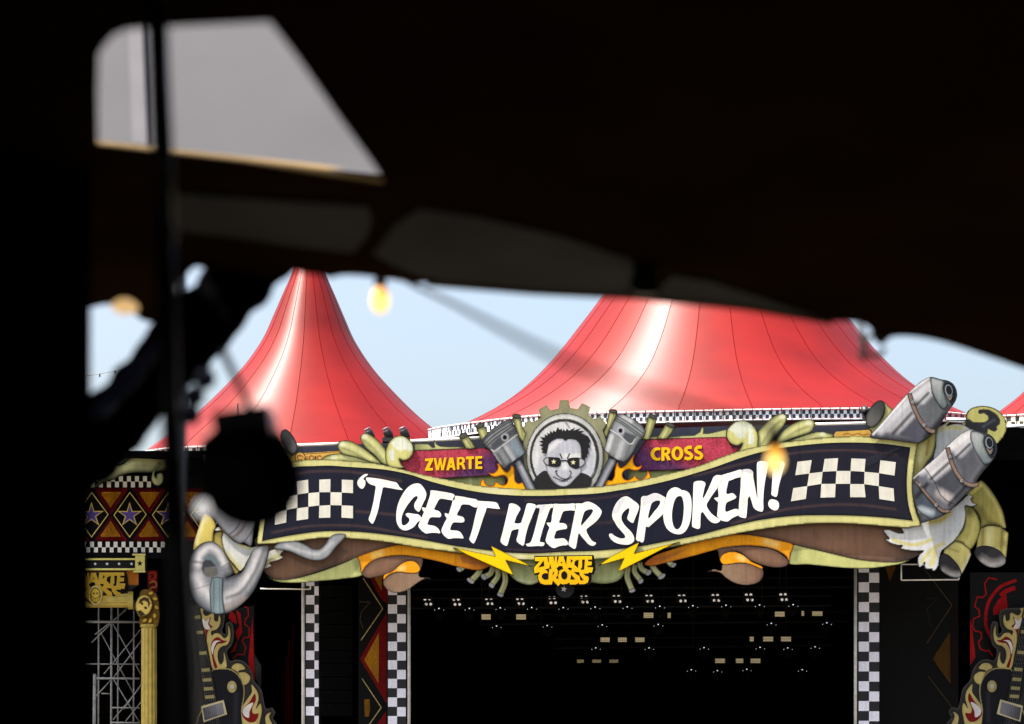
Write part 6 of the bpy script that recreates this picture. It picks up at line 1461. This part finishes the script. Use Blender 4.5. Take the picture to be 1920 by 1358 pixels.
# opening in the roof cloth through which the pale awning shows, and a small torn slit
win = [on_roof(*p) for p in [(185, 102), (200, 80), (214, 65), (238, 56), (300, 51), (400, 46), (506, 41), (560, 112), (640, 226), (700, 308), (724, 346), (600, 328), (450, 303), (330, 289), (184, 272), (183, 180)]]
slit = [on_roof(*p) for p in [(326, 542), (338, 526), (366, 500), (388, 504), (388, 528), (362, 556), (336, 560)]]
loops = [[tuple(p) for p in loop], [tuple(p) for p in win], [tuple(p) for p in slit]]
P, E, k0 = [], [], 0
for L in loops:
    P += [Vector(p) for p in L]
    E += [(k0 + i, k0 + (i + 1) % len(L)) for i in range(len(L))]
    k0 += len(L)
r = delaunay_2d_cdt(P, E, [], 0, 1e-6)
V2 = np.array([(v.x, v.y) for v in r[0]])
tri = np.array([q for q in r[2] if len(q) == 3])
cen = V2[tri].mean(1)
ok = inside(cen, loops[0]) & ~inside(cen, loops[1]) & ~inside(cen, loops[2])
tri = tri[ok]
zz = lambda p: RZ(p[1])
v = [(p[0], p[1], zz(p)) for p in V2]
f = [tuple(int(q) for q in t_) for t_ in tri]
nV = len(v)
v += [(p[0], p[1], zz(p) + 0.004) for p in V2]
f += [tuple(nV + q for q in t_[::-1]) for t_ in f]
for L in loops:
    b = len(v); n = len(L)
    v += [(p[0], p[1], zz(p)) for p in L] + [(p[0], p[1], zz(p) + 0.004) for p in L]
    f += [(b + i, b + (i + 1) % n, b + n + (i + 1) % n, b + n + i) for i in range(n)]
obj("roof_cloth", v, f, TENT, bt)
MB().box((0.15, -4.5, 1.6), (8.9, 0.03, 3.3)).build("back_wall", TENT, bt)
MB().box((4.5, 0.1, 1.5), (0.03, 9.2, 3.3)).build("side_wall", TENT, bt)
# grey inner lining strips under the front edge
def lining(pts, off, m=GREYC, name="lining_strip", par=bt):
    q = [on_roof(*p) for p in pts]
    c = np.mean(q, 0)
    n = len(q)
    v = [(p[0], p[1] - off * 0.6, RZ(p[1]) - off) for p in q]
    v += [(a, b, c_ + 0.006) for a, b, c_ in v]
    f = [tuple(range(n)), tuple(range(2 * n - 1, n - 1, -1))] + [(i, (i + 1) % n, n + (i + 1) % n, n + i) for i in range(n)]
    return obj(name, v, f, m, par)
lining([(332, 360), (500, 372), (690, 384), (698, 410), (688, 440), (662, 470), (560, 458), (440, 440), (332, 428)], 0.006)
lining([(700, 474), (740, 420), (790, 388), (900, 405), (1050, 440), (1188, 486), (1186, 520), (1170, 552), (1000, 543), (860, 530), (760, 505)], 0.006)
lining([(1236, 540), (1262, 514), (1330, 525), (1430, 556), (1556, 600), (1400, 572), (1240, 556)], 0.006)
lining([(800, 522), (1000, 541), (1190, 551), (1400, 570), (1552, 597), (1560, 603), (1400, 577), (1190, 556), (1000, 547), (800, 531)], 0.009, HEM, "hem")
# pale awning outside
DA = 6.2
aw = thing("awning", W(450, 340, DA), "pale grey awning seen through the gap in the dark tent roof", "awning")
AWM = mat("pale_awning_canvas", (0.039, 0.0395, 0.046), rough=0.85, noise=0.16, scale=1.1)
def sheet(name, pts, d0, d1, y0, y1, m, par):
    v = [W(x, y, d0 + (d1 - d0) * (y - y0) / (y1 - y0)) for x, y in pts]
    n = len(v)
    v += [p + Vector((0, 0.012, 0)) for p in v]
    f = [tuple(range(n)), tuple(range(2 * n - 1, n - 1, -1))] + [(i, (i + 1) % n, n + (i + 1) % n, n + i) for i in range(n)]
    return obj(name, v, f, m, par)
sheet("canvas", [(40, -60), (860, -60), (860, 338), (715, 328), (500, 306), (330, 286), (188, 272), (40, 258)], 7.0, DA, -60, 300, AWM, aw)
hm = mat("beige_awning_hem", (0.16, 0.105, 0.04), rough=0.85)
MB().tube([W(x, y, DA - 0.02) for x, y in ((40, 262), (188, 276), (330, 292), (500, 311), (715, 334), (860, 346))], [0.021] * 6, 8).build("hem", hm, aw, smooth=True)
sheet("canvas_fold_band", [(236, -60), (262, -60), (276, 272), (248, 268)], 6.95, DA - 0.03, -60, 300, mat("fold_band_grey", (0.05, 0.05, 0.06), rough=0.8), aw)  # added grey band standing for a fold in the canvas
for x in (60, 334):
    MB().tube([W(x, 300, DA + 0.03), (W(x, 300, DA).x, DA + 0.03, 0)], 0.025, 8).build("awning_leg", BLACKMETAL, aw)
# curtain at the left: a hanging sheet with folds
def folded_sheet(name, line, z0, z1, m, par, amp=0.03, waves=9.0, fine=90):
    L = spline(line, 0.03, False)
    v, f = [], []
    n = len(L)
    tn = np.gradient(L, axis=0); tn /= np.linalg.norm(tn, axis=1)[:, None]
    s = np.linspace(0, 1, n)
    for j, z in enumerate(np.linspace(z0, z1, 8)):
        a = amp * (0.5 + 0.5 * (1 - j / 7))
        for i in range(n):
            w = a * math.sin(2 * math.pi * waves * s[i] + 0.6 * math.sin(5 * s[i] + j * 0.15)) * min(1, i / 6)
            v.append((L[i][0] - tn[i][1] * w, L[i][1] + tn[i][0] * w, z))
    for j in range(7):
        for i in range(n - 1):
            f.append((j * n + i, j * n + i + 1, (j + 1) * n + i + 1, (j + 1) * n + i))
    o = obj(name, v, f, m, par, smooth=True)
    md = o.modifiers.new("cloth_thickness", 'SOLIDIFY'); md.thickness = 0.006
    return o
cu = thing("side_curtain", (-1.6, 3.0, 0), "black curtain filling the left edge of the view, hanging to the ground", "curtain")
cx_ = W(170.5, 0, 3.7).x
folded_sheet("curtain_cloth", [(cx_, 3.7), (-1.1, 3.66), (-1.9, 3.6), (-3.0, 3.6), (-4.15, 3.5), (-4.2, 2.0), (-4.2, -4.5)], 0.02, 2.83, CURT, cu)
MB().tube([(cx_ - 0.02, 3.72, 2.70), (-4.1, 3.62, 2.70)], 0.014, 8).build("curtain_rail", BLACKMETAL, cu)
# gathered swag of cloth running from the roof to the curtain
sw = thing("gathered_swag", W(300, 860, 4.1), "black gathered cloth running diagonally from the roof down to the curtain", "drape")
cl = [(520, 440, 4.35), (478, 490, 4.32), (430, 545, 4.3), (345, 640, 4.22), (283, 712, 4.15), (225, 778, 4.1), (172, 840, 4.0), (100, 915, 3.9)]
rad = [56, 60, 62, 62, 61, 62, 62, 60]
def swag(cl, rad, name, m, par, seed, amp=0.12):
    rnd = random.Random(seed)
    C = spline([(a, b, c) for a, b, c in cl], 9, False)
    R = np.interp(np.linspace(0, 1, len(C)), np.linspace(0, 1, len(rad)), rad)
    n = 40
    ph = [rnd.uniform(0, 6.28) for _ in range(5)]
    v, f = [], []
    for i in range(len(C)):
        p = W(*C[i]); q0 = W(*C[max(i - 1, 0)]); q1 = W(*C[min(i + 1, len(C) - 1)])
        t_ = (q1 - q0).normalized(); a = t_.cross(Vector((0, 1, 0))).normalized(); b = t_.cross(a)
        r = R[i] * C[i][2] / FPX
        for k in range(n):
            g = 2 * math.pi * k / n
            m_ = 1 + amp * math.sin(7 * g + ph[0] + 0.05 * i) * 0.6 + amp * 0.8 * math.sin(0.45 * i + ph[1] + 2 * g) * math.cos(0.21 * i + ph[2]) + amp * 0.4 * math.sin(0.9 * i + ph[3] + 3 * g)
            v.append(p + (a * math.cos(g) + b * math.sin(g) * 0.45) * r * m_)
    for i in range(len(C) - 1):
        for k in range(n):
            f.append((i * n + k, i * n + (k + 1) % n, (i + 1) * n + (k + 1) % n, (i + 1) * n + k))
    f.append(tuple(range(n))[::-1]); f.append(tuple((len(C) - 1) * n + k for k in range(n)))
    return obj(name, v, f, m, par, smooth=True)
swag(cl, rad, "gathered_cloth", CURT, sw, 3)
BLUEC = mat("navy_tassel_lit_swag", (0.006, 0.010, 0.03), rough=0.8)
swag([(298, 640, 4.0), (252, 697, 3.97), (206, 750, 3.95), (180, 780, 3.9)], [12, 17, 18, 14], "swag_lit_side", BLUEC, sw, 5)  # added roll, the swag's lit side put into a bluish colour
for x, y, s in ((380, 706, 24), (360, 738, 24), (352, 768, 16)):
    MB().lathe(W(x, y - s * 0.6, 3.6), (0.2, 0, -1), [(0, 0.004), (0.007, 0.017), (0.020, 0.021), (0.034, 0.014), (0.038, 0.002)], 10).build("tassel", BLUEC, sw, smooth=True)
MB().tube([W(400, 690, 3.62), W(384, 708, 3.6), W(366, 738, 3.6)], 0.002, 5).build("tassel_cord", BLUEC, sw)
# telescopic pole
DP = 3.0
po = thing("tent_pole", (W(340, 1440, DP).x, DP, 0), "black telescopic tent pole standing close to the camera at left", "pole")
POLE = mat("black_pole_paint", (0.010, 0.010, 0.011), rough=0.4, spec=0.35)
def seg(name, pts, wpx, m=POLE, n=14):
    return MB().tube([W(x, y, DP) for x, y in pts], [w * DP / FPX for w in wpx], n).build(name, m, po, smooth=True)
seg("upper_tube", [(292, -40), (305, 290), (309, 440)], [19, 20, 20])
seg("middle_tube", [(309, 430), (319, 760), (323, 880)], [19, 18, 18])
seg("lower_sleeve", [(323, 870), (331, 1050), (338, 1240), (341, 1370), (341, 1440)], [19, 25, 32, 34, 34])
bx = W(341, 1440, DP)
MB().tube([(bx.x, DP, bx.z), (bx.x + 0.01, DP, 0.02)], [0.028, 0.028], 14).build("bottom_tube", POLE, po, smooth=True)
MB().lathe((bx.x + 0.01, DP, 0), (0, 0, 1), [(0, 0.12), (0.012, 0.12), (0.02, 0.04), (0.05, 0.03)], 16).build("foot_plate", BLACKMETAL, po)
seg("locking_collar", [(308.5, 428), (309.5, 446)], [23, 23])
seg("locking_collar", [(322.5, 866), (323.5, 884)], [22, 22])
# spotlight hung from the swag
DS = 3.1
sp = thing("spotlight", W(455, 985, DS), "round black spotlight hanging in front of the left end of the ribbon", "spotlight")
SPM = mat("spotlight_shell", (0.0035, 0.0035, 0.004), rough=0.6, spec=0.15)
c = W(457, 884, DS)
rr = 88 * DS / FPX
MB().lathe(c + Vector((0, 0.10, 0.0)), (0.12, -1, -0.12), [(-0.03, rr * 0.55), (0.0, rr * 0.8), (0.03, rr * 0.95), (0.1, rr), (0.17, rr * 1.0), (0.172, rr * 1.05), (0.2, rr * 1.05)], 28).build("can", SPM, sp, smooth=True)
MB().lathe(c + Vector((0.012, -0.07, -0.012)), (0.12, -1, -0.12), [(0, rr * 0.98), (0.004, rr * 0.98)], 28).build("back_cover", SPM, sp)
MB().box(W(464, 815, DS + 0.02), (0.088, 0.12, 0.062), Matrix.Rotation(math.radians(-9), 3, 'Y')).build("driver_box", mat("spotlight_box", (0.005, 0.006, 0.012), rough=0.35, spec=0.4), sp)
for s, x in ((-1, 376), (1, 541)):
    MB().tube([W(x, 890, DS + 0.02), W(x + 6 * -s, 830, DS + 0.02), W(462 + 30 * s, 790, DS + 0.02)], 0.006, 8).build("yoke", SPM, sp)
for x, y in ((374, 890), (543, 890)):
    MB().lathe(W(x, y, DS + 0.02), (1, 0, 0), [(-0.008, 0.012), (0.008, 0.012)], 10).build("yoke_knob", SPM, sp)
st = thing("hanging_strap", W(480, 795, DS + 0.1), "thin dark strap from the swag to the spotlight", "strap")
MB().tube([W(418, 660, 3.4), W(440, 705, 3.35), W(460, 745, 3.25), W(482, 796, DS + 0.02)], [0.008, 0.0075, 0.007, 0.007], 6).build("webbing", SPM, st)
MB().lathe(W(482, 790, DS + 0.02), (0.3, -1, 0), [(-0.004, 0.010), (0.004, 0.010)], 10).build("clip", SPM, st)
# festoon bulbs and cable
def bulbmat():
    m = bpy.data.materials.new("glowing_bulb")
    m.use_nodes = True
    n = m.node_tree
    b = n.nodes["Principled BSDF"]
    tc = n.nodes.new("ShaderNodeTexCoord")
    sx = n.nodes.new("ShaderNodeSeparateXYZ")
    n.links.new(tc.outputs["Generated"], sx.inputs[0])
    cr = n.nodes.new("ShaderNodeValToRGB")
    e = cr.color_ramp.elements
    e[0].position, e[0].color = 0.0, (0.95, 0.62, 0.22, 1)
    e[1].position, e[1].color = 1.0, (0.50, 0.14, 0.0, 1)
    q = cr.color_ramp.elements.new(0.45); q.color = (1.3, 0.85, 0.24, 1)
    q = cr.color_ramp.elements.new(0.78); q.color = (1.0, 0.38, 0.01, 1)
    n.links.new(sx.outputs["Z"], cr.inputs[0])
    n.links.new(cr.outputs[0], b.inputs["Emission Color"])
    b.inputs["Emission Strength"].default_value = 0.6
    b.inputs["Base Color"].default_value = (0.6, 0.45, 0.2, 1)
    b.inputs["Roughness"].default_value = 0.15
    return m
GLOW = bulbmat()
GLINTB = mat("glint_bulb_glow", (0.62, 0.62, 0.62), rough=0.2, spec=0.6, noise=0.02, emit=(0.9, 0.88, 0.86), estr=0.42)  # glow stands for an out-of-focus bright glint
GLOWD = mat("dimmed_bulb_glass", (0.6, 0.45, 0.25), rough=0.2, noise=0.02, emit=(1.0, 0.62, 0.26), estr=0.32)
SOCK = mat("black_socket", (0.005, 0.005, 0.005), rough=0.5)
def bulb(px, py, d, wpx, hpx, m, label, tilt=0.0, sock=True):
    s = d / FPX
    r, h = wpx * s / 2, hpx * s
    top = W(px, py - hpx / 2, d)
    ax = Vector((math.sin(tilt), 0, -math.cos(tilt)))
    t = thing("festoon_bulb", W(px, py + hpx / 2, d), label, "light bulb", "festoon bulbs under the tent edge")
    MB().lathe(top, ax, [(0, r * 0.5), (h * 0.12, r * 0.62), (h * 0.3, r * 0.88), (h * 0.55, r), (h * 0.78, r * 0.84), (h * 0.93, r * 0.5), (h, r * 0.06)], 20).build("glass", m, t, smooth=True)
    if sock:
        MB().lathe(top - ax * h * 0.5, ax, [(0, r * 0.35), (h * 0.06, r * 0.62), (h * 0.54, r * 0.66)], 14).build("socket", SOCK, t, smooth=True)
        MB().tube([top - ax * h * 0.85, top - ax * h * 0.4], r * 0.16, 6).build("lead", SOCK, t)
    return t
bulb(713, 563, 4.3, 36, 52, GLOW, "glowing bulb at the tent edge between the two red tents")
bulb(1453, 863, 3.9, 36, 54, GLOW, "glowing bulb in front of the N of SPOKEN")
bulb(234, 576, 3.9, 52, 26, GLOWD, "blurred warm bulb at the top of the left sky gap", sock=False)
bulb(380, 953, 2.9, 28, 30, GLINTB, "added glowing bulb for a pale blurred glint beside the spotlight, above the horn")  # added bulb in place of a blurred glint, no known lamp
cb = thing("festoon_cable", W(1100, 700, 2.6), "thin blurred cable sagging from the tent edge to the bulb before the sign", "cable")
cab = [(735, 512, 4.35), (775, 535, 4.1), (850, 570, 3.4), (950, 622, 2.6), (1050, 672, 2.1), (1180, 722, 1.9), (1320, 766, 2.3), (1420, 792, 3.2), (1453, 806, 3.9)]
pp = [W(*q) for q in spline(cab, 20, False)]
MB().tube(pp, 0.0042, 6).build("cable", SOCK, cb, smooth=True)
MB().tube([W(713, 505, 4.3), W(713, 540, 4.3)], 0.005, 6).build("drop_lead", SOCK, cb)
# clip and hook at the right
hk = thing("edge_hook", W(1620, 680, 4.7), "black hook and ring hanging at the right part of the tent edge", "hook")
MB().tube([W(1612, 600, 4.75), W(1616, 628, 4.7), W(1618, 650, 4.7)], 0.008, 8).build("strap", SOCK, hk)
ringp = [W(1640 + 19 * math.cos(a), 648 + 20 * math.sin(a), 4.7) for a in np.linspace(0.3, 5.9, 20)]
MB().tube(ringp, 0.006, 8).build("ring", SOCK, hk, smooth=True)
MB().tube([W(1618, 645, 4.7), W(1612, 662, 4.7), W(1622, 676, 4.7)], 0.007, 8).build("hook", SOCK, hk, smooth=True)
# buckle strap hanging below the lining in the middle
bk = thing("ratchet_strap", W(1210, 560, 4.3), "black strap end hanging between two grey lining strips at the tent edge", "strap")
MB().box(W(1210, 505, 4.2), (0.05, 0.01, 0.10), Matrix.Rotation(0.2, 3, 'Y')).build("webbing", SOCK, bk)
MB().box(W(1212, 540, 4.2), (0.045, 0.02, 0.03)).build("buckle", SOCK, bk)
